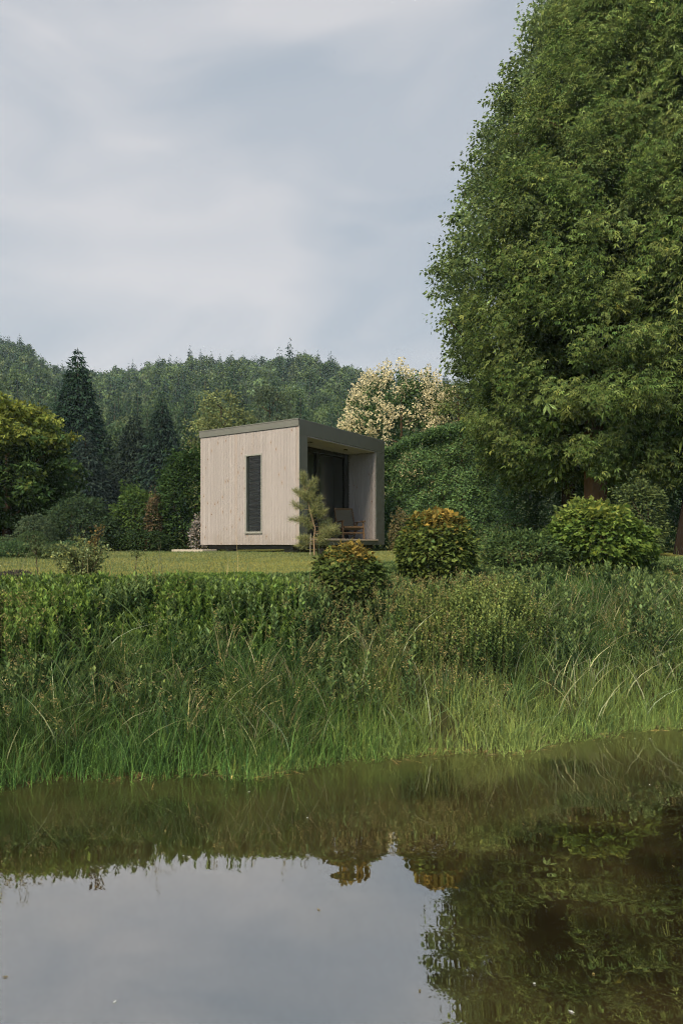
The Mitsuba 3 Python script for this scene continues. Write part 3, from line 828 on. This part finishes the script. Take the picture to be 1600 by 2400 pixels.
# the small multi-stemmed shrub at the front of the lawn, left
rng = np.random.default_rng(121)
sk = thing('small_shrub', 'small open multi-stemmed shrub at the front of the lawn with one reddish shoot', 'shrub')
sb, lb, rb = MB(), MB(), MB()
sx, sy = -3.52, 9.0
sz = float(ground_z(sx, sy))
for i in range(15):
    a = rng.uniform(-1, 1)
    hgt = (0.42 + 0.30 * rng.random()) * (1 - 0.25 * abs(a))
    tip = np.array([sx + a * 0.42, sy + rng.uniform(-0.25, 0.25), sz + hgt])
    if i == 0:
        tip = np.array([sx + 0.23, sy - 0.05, sz + 0.74])
    b0 = np.array([sx + a * 0.08, sy + rng.uniform(-0.05, 0.05), sz - 0.02])
    stem(sb, b0, tip, 0.009, 0.003, (0.07, 0.055, 0.04), rng, 0.05)
    m = 150
    t = rng.uniform(0.25, 1.03, m)[:, None]
    P = b0 + (tip - b0) * t + rng.normal(0, 0.035, (m, 3))
    D = unit(rng.normal(0, 1, (m, 3)) + (tip - b0) * 1.2)
    leaves(rb if i == 0 else lb, P, D, unit(rng.normal(0, 0.6, (m, 3)) + np.array([0, 0, 0.8])), 0.052 * rng.uniform(0.7, 1.3, m), 0.027, jit(rng, m, (0.120, 0.090, 0.035) if i == 0 else (0.125, 0.148, 0.060), 0.25, 0.12))
sb.part('stem', sk, 'bark')
lb.part('foliage', sk)
labels[rb.part('foliage', sk)] = {'label': 'reddish leaves of its tallest shoot'}


def sapling(name, label, x, y, h, cr, color, seed, n=160, lean=0.05):
    rng = np.random.default_rng(seed)
    key = thing(name, label, 'sapling')
    z = float(ground_z(x, y))
    sb, lb = MB(), MB()
    top = np.array([x + lean, y, z + h])
    stem(sb, (x, y, z - 0.03), top, 0.008, 0.003, (0.08, 0.065, 0.05), rng, 0.03)
    P = top + rng.normal(0, 1, (n, 3)) * np.array([cr, cr, cr * 0.5])
    leaves(lb, P, rand_dir(rng, n) + np.array([0, 0, -0.4]), unit(rng.normal(0, 0.5, (n, 3)) + np.array([0, 0, 1])), 0.05, 0.024, jit(rng, n, color, 0.25, 0.1))
    for i in range(6):
        stem(sb, (x + lean * 0.7, y, z + h * 0.75), P[i], 0.004, 0.002, (0.08, 0.065, 0.05), rng, 0.03, 4, 4)
    sb.part('stem', key, 'bark')
    lb.part('foliage', key)


sapling('sapling', 'thin young tree with small dark crown at the left lawn front', -4.18, 9.1, 0.52, 0.085, (0.06, 0.08, 0.035), 131, lean=-0.03)
sapling('sapling', 'short sprig of a sapling on the lawn right of the small open shrub', -3.2, 10.2, 0.33, 0.05, (0.07, 0.09, 0.035), 132, n=70)
bush('heather_plant', 'dark brownish heather mound at the left picture edge by the lawn', 'plant', -4.35, 8.75, 0.38, 0.20, (0.05, 0.045, 0.038), 133, L=0.035, W=0.012, n=2600, upright=0.9, lump=0.5)

# ------------------------------------------------------------------ pine sapling by the porch, with its stake and pot
rng = np.random.default_rng(141)
pk = thing('pine_sapling', 'slender young pine with tufted needles standing before the cabin corner', 'pine')
px, py = -0.62, 15.1
pz = float(ground_z(px, py))
sb, nb_ = MB(), MB()
trunk_pts = np.array([[px, py, pz - 0.02], [px - 0.01, py, pz + 0.4], [px + 0.02, py, pz + 0.62], [px - 0.10, py, pz + 1.05], [px - 0.17, py, pz + 1.35], [px - 0.24, py, pz + 1.62], [px - 0.27, py, pz + 1.85]])
tube(sb, trunk_pts, np.array([0.022, 0.019, 0.017, 0.014, 0.011, 0.008, 0.005]), (0.26, 0.20, 0.14), 8, rng)
tufts = []


def pine_branch(z, dx, dy, dz, r0=0.008):
    b0 = np.array([np.interp(z, trunk_pts[:, 2] - pz, trunk_pts[:, 0]), py, pz + z])
    tip = b0 + np.array([dx, dy, dz])
    mid = (b0 + tip) / 2 + np.array([0, 0, -0.04])
    tube(sb, np.array([b0, mid, tip]), np.array([r0, r0 * 0.7, 0.003]), (0.20, 0.15, 0.10), 5, rng)
    for t in np.linspace(0.35, 1.0, 8):
        q = b0 * (1 - t) ** 2 + 2 * mid * t * (1 - t) + tip * t * t
        tufts.append((q, unit(np.array([dx, dy, dz + 0.16]))))


for (z, dx, dy, dz) in [(1.55, -0.02, 0, 0.28), (1.5, 0.22, -0.1, 0.22), (1.32, -0.26, 0.05, 0.16), (1.35, 0.15, 0.1, 0.2), (1.05, -0.36, -0.05, 0.12), (1.02, 0.22, -0.1, 0.28), (0.95, 0.20, 0.15, 0.2),
                        (0.78, -0.46, 0.0, 0.05), (0.8, 0.26, -0.05, 0.22), (0.72, -0.25, -0.2, 0.12), (0.66, 0.3, 0.1, 0.12), (0.6, -0.2, 0.2, 0.12), (0.55, 0.46, -0.05, 0.10), (0.52, 0.35, -0.2, 0.06),
                        (0.42, -0.30, -0.05, -0.02), (0.42, 0.52, 0.1, 0.1), (0.36, -0.2, 0.2, 0.05), (0.38, 0.22, -0.15, 0.05), (0.33, -0.33, 0.05, -0.10), (0.34, 0.25, 0.1, -0.04),
                        (0.88, 0.05, -0.2, 0.2), (1.18, 0.08, -0.1, 0.2), (1.2, -0.1, -0.1, 0.2)]:
    pine_branch(z, dx, dy, dz)
for t in np.linspace(0.62, 1.0, 9):
    q = np.array([np.interp(t * 1.85, trunk_pts[:, 2] - pz, trunk_pts[:, 0]), py, pz + t * 1.85])
    tufts.append((q, np.array([0, 0, 1.0])))
for q, dd in tufts:
    m = 36
    D = unit(dd * 0.7 + rng.normal(0, 0.6, (m, 3)))
    leaves(nb_, np.tile(q, (m, 1)) + rng.normal(0, 0.012, (m, 3)), D, rand_dir(rng, m), 0.15 * rng.uniform(0.7, 1.25, m), 0.0055, jit(rng, m, (0.17, 0.178, 0.078), 0.25, 0.1), fold=0.0, droop=0.05)
sb.part('trunk', pk, 'bark')
nb_.part('needles', pk)
st = thing('plant_stake', 'thin pale stake pushed into the lawn beside the young pine', 'stake')
tb = MB()
tube(tb, [(px - 0.09, py - 0.06, pz - 0.1), (px - 0.085, py - 0.06, pz + 0.25), (px - 0.08, py - 0.06, pz + 0.52)], 0.007, (0.38, 0.36, 0.31), 6)
tb.put(st, 'bark')
labels[st]['category'] = 'stake'
pot = thing('plant_pot', 'squat black plant pot on the lawn at the foot of the young pine', 'pot')
pm = trimesh.creation.revolve([[0.0, 0.0], [0.085, 0.0], [0.105, 0.15], [0.115, 0.15], [0.115, 0.175], [0.098, 0.175], [0.088, 0.14], [0.0, 0.14]], sections=24)
pm.apply_translation([px + 0.16, py + 0.18, pz - 0.01])
put(pot, pm, 'black_plastic', smooth=35)

# ------------------------------------------------------------------ vegetation on the bank (ground cover)
rng = np.random.default_rng(201)


def bank_points(n, x0, x1, s0, s1):
    x = rng.uniform(x0, x1, n)
    s = rng.uniform(s0, s1, n)
    y = shore_y(x) + s / 0.95
    k = np.abs(x) < 0.58 * y + 0.7
    return x[k], y[k], s[k]


def fb(x, y, sc, seed, o=3):
    return meshkit.fbm(np.stack([x * sc, y * sc, 0 * x], -1), o, seed)


def cap_height(x, y, z, h):
    """Keeps the growth below the mown lawn's edge low on the left and lets it stand higher on the right."""
    lim = np.interp(x, [-5, -0.6, 0.2, 1.5, 5], [0.053, 0.057, 0.062, 0.049, 0.036])
    top = EYE - lim * y
    top = top - 0.42 * np.clip(fb(x, y, 1.3, 63) - 0.30, 0, 1) - rng.uniform(-0.13, 0.11, len(x))
    return np.minimum(h, np.maximum(top - z, 0.05))


GRASS_DARK, GRASS_MID, GRASS_LIGHT, GRASS_DRY = np.array([0.044, 0.084, 0.027]), np.array([0.070, 0.115, 0.034]), np.array([0.13, 0.155, 0.045]), np.array([0.27, 0.24, 0.125])
# tall grass over the whole bank, in tufts
def tuft_field(key, label, cat, x, y, z, h, per, base, r, width, spread=0.07, bend0=0.12, bend1=0.6, segs=3, amount=0.2):
    n = len(x)
    ci = np.repeat(np.arange(n), per)
    k = len(ci)
    a = r.uniform(0, 2 * np.pi, k)
    rad = spread * np.sqrt(r.random(k))
    out = np.stack([np.cos(a), np.sin(a)], -1)
    own = r.normal(0, 0.5, (n, 2))[ci]
    lean = unit(out * (0.4 + rad / spread)[:, None] + own + r.normal(0, 0.5, (k, 2)))
    bend = r.uniform(bend0, bend1, k) * (0.6 + 0.8 * rad / spread)
    H = h[ci] * r.uniform(0.55, 1.12, k)
    tone = np.exp(r.normal(0, 0.20, (n, 1)))[ci]
    mb = MB()
    bx, by = x[ci] + out[:, 0] * rad, y[ci] + out[:, 1] * rad
    tips = blades(mb, np.stack([bx, by, ground_z(bx, by) - 0.02], -1), H, lean, bend, width * r.uniform(0.6, 1.5, k), jit(r, k, base[ci] * tone, amount, 0.12), r, segs)
    mb.put(key)
    labels[key] = {'label': label, 'category': cat, 'kind': 'stuff'}
    return tips


x, y, s = bank_points(8200, -6.0, 7.2, -0.08, 4.2)
z = ground_z(x, y)
patch = fb(x, y, 1.3, 31)
keep = rng.random(len(x)) < np.where(x < -0.2, np.where(s > 1.15, 0.28, 1.0), np.where(s > 3.3, 0.6, np.where(s < 0.75, 0.30, 0.95))) * np.clip(3.2 * (patch - 0.26), 0.08, 1) * np.where((x > 0.6) & (x < 2.6) & (s > 0.7) & (s < 1.75), 0.22, 1)
keep &= rng.random(len(x)) < np.clip(1 - 4.0 * (fb(x, y, 1.4, 49) - 0.47), 0.25, 1)
keep &= (s < 2.9) | (x > 0.6)
x, y, s, z, patch = x[keep], y[keep], s[keep], z[keep], patch[keep]
h = np.where(x < -0.3, np.interp(s, [0, 0.5, 1.2, 2.9], [0.36, 0.42, 0.48, 0.26]), np.interp(s, [0, 0.4, 0.9, 2.0, 4], [0.26, 0.32, 0.48, 0.48, 0.4])) * rng.uniform(0.6, 1.3, len(x)) * (0.6 + 0.8 * patch)
h = cap_height(x, y, z, h)
lw = np.clip(np.interp(x, [-4, -0.8, 0.3, 3, 5], [0.18, 0.30, 0.60, 0.5, 0.65]) * np.interp(s, [0, 1, 1.8, 4], [1, 0.8, 0.45, 0.4]) + 1.5 * (fb(x, y, 1.7, 33) - 0.5) + rng.normal(0, 0.12, len(x)), 0, 1)[:, None]
base = GRASS_DARK * (1 - lw) + GRASS_LIGHT * lw
base = np.where((rng.random(len(x)) < 0.30)[:, None], GRASS_MID, base)
base = np.where((rng.random(len(x)) < 0.05)[:, None], GRASS_DRY, base)
tuft_field('tall_grass', 'tall wild grass in tufts covering the pond bank', 'grass', x, y, z, h, 22, base, rng, 0.0115, bend0=0.2, bend1=0.95)

# arching broad sedge leaves: pale ones toward the right, greener ones scattered
x, y, s = bank_points(7600, -5.5, 6.8, 0.0, 3.2)
keep = rng.random(len(x)) < np.where((x > 2.6) & (s > 0.5) & (s < 2.2), 1.0, 0.30) * np.clip(fb(x, y, 1.3, 37) * 2.4 - 0.5, 0, 1)
x, y, s = x[keep], y[keep], s[keep]
z = ground_z(x, y)
h = cap_height(x, y, z, rng.uniform(0.45, 0.85, len(x)))
pale = (rng.random(len(x)) < np.where(x > 2.6, 0.5, 0.15))[:, None]
base = np.where(pale, np.array([0.26, 0.27, 0.15]), np.array([0.075, 0.115, 0.045]))
mb = MB()
blades(mb, np.stack([x, y, z - 0.02], -1), h, unit(rng.normal(0, 1, (len(x), 2))), rng.uniform(0.4, 1.05, len(x)), 0.013 * rng.uniform(0.7, 1.4, len(x)), jit(rng, len(x), base, 0.2, 0.08), rng, segs=5)
mb.put('sedge')
labels['sedge'] = {'label': 'arching broad sedge leaves among the bank grass', 'category': 'sedge', 'kind': 'stuff'}

# single tall stems standing above the rest, along the lawn's edge too
x, y, s = bank_points(520, -5.6, 6.8, 1.2, 3.1)
keep = rng.random(len(x)) < np.clip(4.0 * (fb(x, y, 1.2, 58) - 0.40), 0.05, 0.8)
x, y = x[keep], y[keep]
mb = MB()
blades(mb, np.stack([x, y, ground_z(x, y) - 0.02], -1), rng.uniform(0.32, 0.72, len(x)), unit(rng.normal(0, 1, (len(x), 2))), rng.uniform(0.05, 0.5, len(x)), 0.010 * rng.uniform(0.6, 1.4, len(x)), jit(rng, len(x), np.where((rng.random(len(x)) < 0.3)[:, None], GRASS_DRY, np.array([0.075, 0.12, 0.04])), 0.2), rng, segs=4)
mb.put('tall_stems')
labels['tall_stems'] = {'label': 'single tall grass stems standing above the bank growth', 'category': 'grass', 'kind': 'stuff'}

# brown seed heads on stems
x, y, s = bank_points(3600, -5.5, 6.5, 0.1, 2.4)
keep = rng.random(len(x)) < np.clip(fb(x, y, 1.0, 39) * 2.6 - 0.85, 0, 1) * np.where(x > 2.2, 0.35, 1.0)
x, y = x[keep], y[keep]
z = ground_z(x, y)
h = cap_height(x, y, z, rng.uniform(0.5, 0.85, len(x)) * 0.95)
mb = MB()
tips = blades(mb, np.stack([x, y, z], -1), h, unit(rng.normal(0, 1, (len(x), 2))), rng.uniform(0.05, 0.4, len(x)), np.full(len(x), 0.005), jit(rng, len(x), (0.12, 0.12, 0.05), 0.2), rng)
k = 16
P = np.repeat(tips, k, 0) + rng.normal(0, 1, (len(tips) * k, 3)) * np.array([0.018, 0.018, 0.032])
leaves(mb, P, rand_dir(rng, len(P)) + np.array([0, 0, 0.3]), rand_dir(rng, len(P)), 0.024, 0.010, jit(rng, len(P), (0.155, 0.135, 0.055), 0.3, 0.1))
mb.put('seed_heads')
labels['seed_heads'] = {'label': 'brownish grass seed heads over the bank', 'category': 'seed heads', 'kind': 'stuff'}


def shoots(key, x, y, z, h, per, L, W, color, label, cat, spread=0.05, upr=0.9, tip_color=None, amount=0.2):
    mb = MB()
    n = len(x)
    lean = rng.normal(0, 0.12, (n, 2))
    ci = np.repeat(np.arange(n), per)
    t = np.tile(np.linspace(0.25, 1.0, per), n)
    a = np.tile(np.arange(per) * 2.4, n) + rng.uniform(0, 6.28, n)[ci]
    base = np.stack([x, y, z], -1)
    axis_ = np.stack([lean[:, 0], lean[:, 1], np.ones(n)], -1)
    P = base[ci] + axis_[ci] * (h[ci] * t)[:, None]
    out = np.stack([np.cos(a), np.sin(a), np.full(len(a), 0.0)], -1)
    D = unit(out * (1.0 - 0.55 * t)[:, None] + np.array([0, 0, upr]) * (0.35 + 0.8 * t)[:, None] + rng.normal(0, 0.15, (len(a), 3)))
    N = unit(np.array([0, 0, 1.0]) - out * 0.4 + rng.normal(0, 0.2, (len(a), 3)))
    col = np.asarray(color, float)
    col = col[ci] if col.ndim == 2 else np.tile(col, (len(ci), 1))
    if tip_color is not None:
        w = np.clip((t - 0.6) / 0.4, 0, 1)[:, None]
        col = col * (1 - w) + np.asarray(tip_color) * w
    leaves(mb, P, D, N, L * rng.uniform(0.7, 1.25, len(a)) * (1.1 - 0.35 * t), W * rng.uniform(0.75, 1.2, len(a)), jit(rng, len(a), col, amount, 0.1))
    blades(mb, base, h, lean, np.full(n, 0.05), np.full(n, 0.006), jit(rng, n, (0.07, 0.075, 0.03), 0.2), rng, segs=2)
    mb.put(key)
    labels[key] = {'label': label, 'category': cat, 'kind': 'stuff'}


# leafy spirea-like cover, upper left of the bank
x, y, s = bank_points(9000, -6.2, 0.4, 0.85, 2.85)
keep = rng.random(len(x)) < np.clip((s - 0.9) / 0.5, 0, 1) * np.clip((-0.35 - x) / 0.9 + 0.4 * (fb(x, y, 1.5, 41) - 0.3), 0, 1) * 0.9 * (s < 2.0 + 1.5 * fb(x, y, 1.1, 42)) * np.clip(4.0 * (fb(x, y, 2.4, 44) - 0.24), 0.1, 1)
x, y, s = x[keep], y[keep], s[keep]
z = ground_z(x, y)
h = cap_height(x, y, z, 0.44 * rng.uniform(0.6, 1.25, len(x)) * (0.40 + 0.95 * np.clip((fb(x, y, 1.3, 43) - 0.30) / 0.40, 0, 1)))
lw = np.clip(1.6 * (fb(x, y, 0.9, 45) - 0.25) , 0, 1)[:, None]
shoots('leafy_cover', x, y, z, h, 18, 0.095, 0.036, np.array([0.045, 0.092, 0.022]) * (1 - lw) + np.array([0.075, 0.125, 0.03]) * lw, 'leafy green shoots massed along the upper left bank', 'shrubs', tip_color=(0.105, 0.155, 0.035))

# yellow-green small-leaved shrubs in the middle of the right bank
x, y, s = bank_points(5200, 0.4, 3.3, 0.75, 2.4)
keep = rng.random(len(x)) < np.clip(1 - ((x - 1.75) / 1.1) ** 2 - ((s - 1.25) / 0.6) ** 2, 0, 1) * 1.3 * np.clip(fb(x, y, 2.2, 47) * 3.0 - 0.8, 0, 1)
x, y = x[keep], y[keep]
z = ground_z(x, y)
h = cap_height(x, y, z, 0.56 * rng.uniform(0.6, 1.25, len(x)) * (0.5 + 0.7 * np.clip((fb(x, y, 1.9, 48) - 0.30) / 0.40, 0, 1)))
shoots('bank_shrubs', x, y, z, h, 24, 0.055, 0.025, np.array([0.055, 0.092, 0.028]), 'yellowish small-leaved shrub growth on the right bank', 'shrubs', tip_color=(0.125, 0.155, 0.045))

# mixed leafy weeds along the top of the right bank
x, y, s = bank_points(13000, -6.0, 6.8, 0.35, 4.4)
keep = rng.random(len(x)) < np.clip(6.0 * (fb(x, y, 1.4, 49) - 0.43), 0, 1) * np.where(s < 0.8, 0.4, 1.0) + np.where(s > 1.9, 0.10, 0.0)
keep &= (s < 2.9) | (x > 0.6)
x, y = x[keep], y[keep]
z = ground_z(x, y)
h = cap_height(x, y, z, 0.42 * rng.uniform(0.5, 1.3, len(x)) * (0.5 + 0.9 * np.clip((fb(x, y, 1.2, 46) - 0.30) / 0.40, 0, 1)))
shoots('leafy_weeds', x, y, z, h, 16, 0.092, 0.034, np.array([0.055, 0.092, 0.034]), 'mixed leafy weeds in patches all over the bank', 'weeds', tip_color=(0.105, 0.145, 0.05))

# short bright grass right at the water on the right side, standing partly in the water
x, y, s = bank_points(26000, -1.6, 7.2, -0.22, 0.95)
keep = rng.random(len(x)) < np.clip((x + 1.4) / 1.0, 0, 1) * np.clip(1.15 - s, 0, 1) * np.clip(6.0 * (fb(x, y, 2.6, 50) - 0.28), 0.2, 1)
x, y, s = x[keep], y[keep], s[keep]
z = ground_z(x, y)
lw = np.clip(0.55 + 1.6 * (fb(x, y, 1.6, 51) - 0.5), 0, 1)[:, None]
base = np.array([0.085, 0.13, 0.034]) * (1 - lw) + np.array([0.155, 0.195, 0.06]) * lw
mb = MB()
blades(mb, np.stack([x, y, np.maximum(z, -0.12) - 0.01], -1), rng.uniform(0.10, 0.38, len(x)) * (0.35 + 1.25 * fb(x, y, 2.0, 53)), unit(rng.normal(0, 1, (len(x), 2))), np.abs(rng.normal(0.45, 0.3, len(x))).clip(0, 1.1), 0.0085 * rng.uniform(0.7, 1.5, len(x)), jit(rng, len(x), base, 0.22, 0.1), rng)
mb.put('shore_grass')
labels['shore_grass'] = {'label': 'short bright grass along the right water edge', 'category': 'grass', 'kind': 'stuff'}

# reeds standing in the water on the left
x, y, s = bank_points(3600, -5.2, 0.4, -0.30, 0.5)
z = ground_z(x, y)
mb = MB()
blades(mb, np.stack([x, y, np.maximum(z, -0.15)], -1), rng.uniform(0.18, 0.52, len(x)), unit(rng.normal(0, 1, (len(x), 2))), np.abs(rng.normal(0.38, 0.28, len(x))), 0.009 * rng.uniform(0.7, 1.4, len(x)), jit(rng, len(x), (0.055, 0.105, 0.026), 0.3, 0.12), rng, segs=4)
mb.put('reeds')
labels['reeds'] = {'label': 'green reeds standing at the left water edge', 'category': 'reeds', 'kind': 'stuff'}

# small petals and bits afloat on the pond
n = 130
fx, fy = rng.uniform(-3.5, 4.0, n), rng.uniform(3.0, 7.8, n)
k = (np.abs(fx) < 0.55 * fy) & (fy < shore_y(fx) - 0.1) & (rng.random(n) < np.where(fy > shore_y(fx) - 0.9, 0.9, 0.35))
fx, fy = fx[k], fy[k]
mb = MB()
leaves(mb, np.stack([fx, fy, np.full(len(fx), 0.004)], -1), np.concatenate([rng.normal(0, 1, (len(fx), 2)), np.zeros((len(fx), 1))], 1), np.tile([0, 0, 1.0], (len(fx), 1)), 0.028 * rng.uniform(0.5, 1.3, len(fx)), 0.014,
       np.where((rng.random(len(fx)) < 0.35)[:, None], jit(rng, len(fx), (0.30, 0.30, 0.27), 0.1), jit(rng, len(fx), (0.10, 0.08, 0.035), 0.2)), fold=0.05, droop=0.0)
m = 420
lx_ = rng.uniform(-4.2, 5.2, m)
ly_ = shore_y(lx_) - np.abs(rng.normal(0, 0.13, m)) - 0.02
kk = (rng.random(m) < np.clip(2.4 * fb(lx_, ly_, 1.1, 57) - 0.5, 0.05, 1)) & (np.abs(lx_) < 0.58 * ly_ + 0.3)
lx_, ly_ = lx_[kk], ly_[kk]
m = len(lx_)
dd = np.concatenate([rng.normal(0, 1, (m, 1)), rng.normal(0, 0.35, (m, 1)), np.zeros((m, 1))], 1)
leaves(mb, np.stack([lx_, ly_, np.full(m, 0.006)], -1), dd, np.tile([0, 0, 1.0], (m, 1)), rng.uniform(0.04, 0.22, m), rng.uniform(0.006, 0.016, m), jit(rng, m, (0.16, 0.115, 0.05), 0.35, 0.1), fold=0.1, droop=0.0)
mb.put('floating_litter')
labels['floating_litter'] = {'label': 'small petals and dry bits afloat on the pond', 'category': 'litter', 'kind': 'stuff'}

# cut stubble of the lawn
n = 70000
x = rng.uniform(-7.5, 6.5, n)
y = 9.0 + (17.5 - 9.0) * rng.random(n)
keep = (np.abs(x) < 0.56 * y + 0.3) & ((y - shore_y(x)) * 0.95 > 2.4)
lx, ly = (x - CX) * UX + (y - CY) * UY, (x - CX) * VX + (y - CY) * VY
keep &= ~((lx > -0.1) & (ly > -0.1))
x, y = x[keep], y[keep]
lw = fb(x, y * 2.0, 0.7, 55)[:, None]
mb = MB()
blades(mb, np.stack([x, y, ground_z(x, y) - 0.015], -1), rng.uniform(0.03, 0.085, len(x)), unit(rng.normal(0, 1, (len(x), 2))), rng.uniform(0.1, 0.8, len(x)), 0.009 * rng.uniform(0.7, 1.4, len(x)), jit(rng, len(x), np.array([0.085, 0.122, 0.044]) * (1 - lw) + np.array([0.140, 0.155, 0.070]) * lw, 0.11, 0.06), rng, segs=2)
mb.put('lawn_grass')
labels['lawn_grass'] = {'label': 'short mown grass of the lawn', 'category': 'grass', 'kind': 'stuff'}

# ------------------------------------------------------------------ the forest on the hill
rng = np.random.default_rng(301)


def broad_model(rng, h, r, clumps, per, size, color):
    mb = MB()
    prof = lambda u: r * np.sqrt(np.maximum(1 - (2 * u - 0.9) ** 2 / 1.3, 0.03))
    P = shell_points(rng, clumps, prof, (0, 0, h * 0.12, h), 0.6)
    clump_leaves(mb, P, r * 0.36, per, size, size * 0.62, np.asarray(color), rng, flat=0.7, clump_var=0.25, amount=0.07, scatter=0.22)
    return mb


models = []
for k, (kind, h, r, col) in enumerate([('c', 12.0, 2.2, (0.034, 0.052, 0.034)), ('c', 13.5, 2.0, (0.042, 0.062, 0.038)), ('b', 10.5, 3.0, (0.062, 0.082, 0.036)), ('b', 11.5, 3.3, (0.075, 0.098, 0.045)),
                                       ('b', 9.5, 2.7, (0.05, 0.07, 0.036)), ('c', 10.5, 2.6, (0.048, 0.066, 0.036)),
                                       ('c', 14.5, 1.7, (0.026, 0.042, 0.030)), ('b', 10.0, 2.4, (0.090, 0.105, 0.055)), ('b', 11.0, 2.9, (0.040, 0.060, 0.032)), ('c', 12.5, 1.8, (0.060, 0.074, 0.044))]):
    for far in (0, 1):
        q = np.random.default_rng(310 + k * 2 + far)
        if kind == 'c':
            mb = conifer_mesh(q, h, r, (600 if far else 3000), (1.25 if far else 0.6), col, 0.75, amount=0.09, levels=14 if far else 24, width=0.42)
        else:
            mb = broad_model(q, h, r, (30 if far else 70), (22 if far else 50), (1.0 if far else 0.42), col)
        tb = MB()
        tube(mb, [(0, 0, -1.0), (0, 0, h * 0.5), (0, 0, h * 0.9)], np.array([0.2, 0.15, 0.04]), (0.06, 0.05, 0.04), 5)
        key = f'forest_model_{k}_{far}'
        scene[key] = {'type': 'shapegroup', 'tree': mikit.ply(mb.mesh(), 'needle', color=mb.color() * LEAF_GAIN * np.array([1.08, 1.20, 1.10]))}
        models.append(key)
n = 0
yy = 58.0
specials = [(-23.9, 60.0, 3.4), (-15.2, 56.0, 2.6), (-18.0, 57.5, 2.6), (-20.5, 53.0, 2.6)]
while yy < 372:
    sp = 3.4 + (yy - 58) * 0.008
    xs = np.arange(-0.60 * yy - 8, 0.62 * yy + 8, sp)
    for x0 in xs:
        x1, y1 = x0 + rng.normal(0, sp * 0.3), yy + rng.normal(0, sp * 0.3)
        if any((x1 - a) ** 2 + (y1 - b) ** 2 < c * c for a, b, c in specials):
            continue
        far = int(yy > 150)
        conif = rng.random() < 0.40 + 0.25 * (float(meshkit.noise(np.array([x1 * 0.03, y1 * 0.03, 0.0]), 7)) - 0.5) * 2
        k = rng.choice([0, 1, 5, 6, 9]) if conif else rng.choice([2, 3, 4, 7, 8])
        sc = rng.uniform(0.6, 1.05) * (1.12 if (conif and rng.random() < 0.3) else 1.0) * (0.85 if yy < 80 else 1.0)
        n += 1
        m = T().translate([x1, y1, float(ground_z(x1, y1)) - 0.3]).rotate([0, 0, 1], rng.uniform(0, 360)).scale([sc * rng.uniform(0.85, 1.15), sc, sc * rng.uniform(0.9, 1.15)])
        scene[f'hillside_forest__{n:04d}'] = {'type': 'instance', 'group': {'type': 'ref', 'id': f'forest_model_{k}_{far}'}, 'to_world': m}
    yy += sp * 0.95
labels['hillside_forest'] = {'label': 'mixed conifer and broadleaf forest covering the hill', 'category': 'forest', 'kind': 'stuff'}

# ------------------------------------------------------------------ thin air haze
scene['haze'] = {'type': 'cube', 'to_world': T().translate([0, 75, 74.0]).scale([680, 540, 76.5]), 'bsdf': {'type': 'null'}, 'interior': {'type': 'ref', 'id': 'haze_air'}}
labels['haze'] = {'label': 'thin haze in the air over the valley', 'kind': 'stuff'}
import sys
print('forest trees', n, 'triangles', sum(len(meshkit.WRITTEN[d['filename']][1]) for d in scene.values() if d.get('type') == 'ply'), file=sys.stderr)
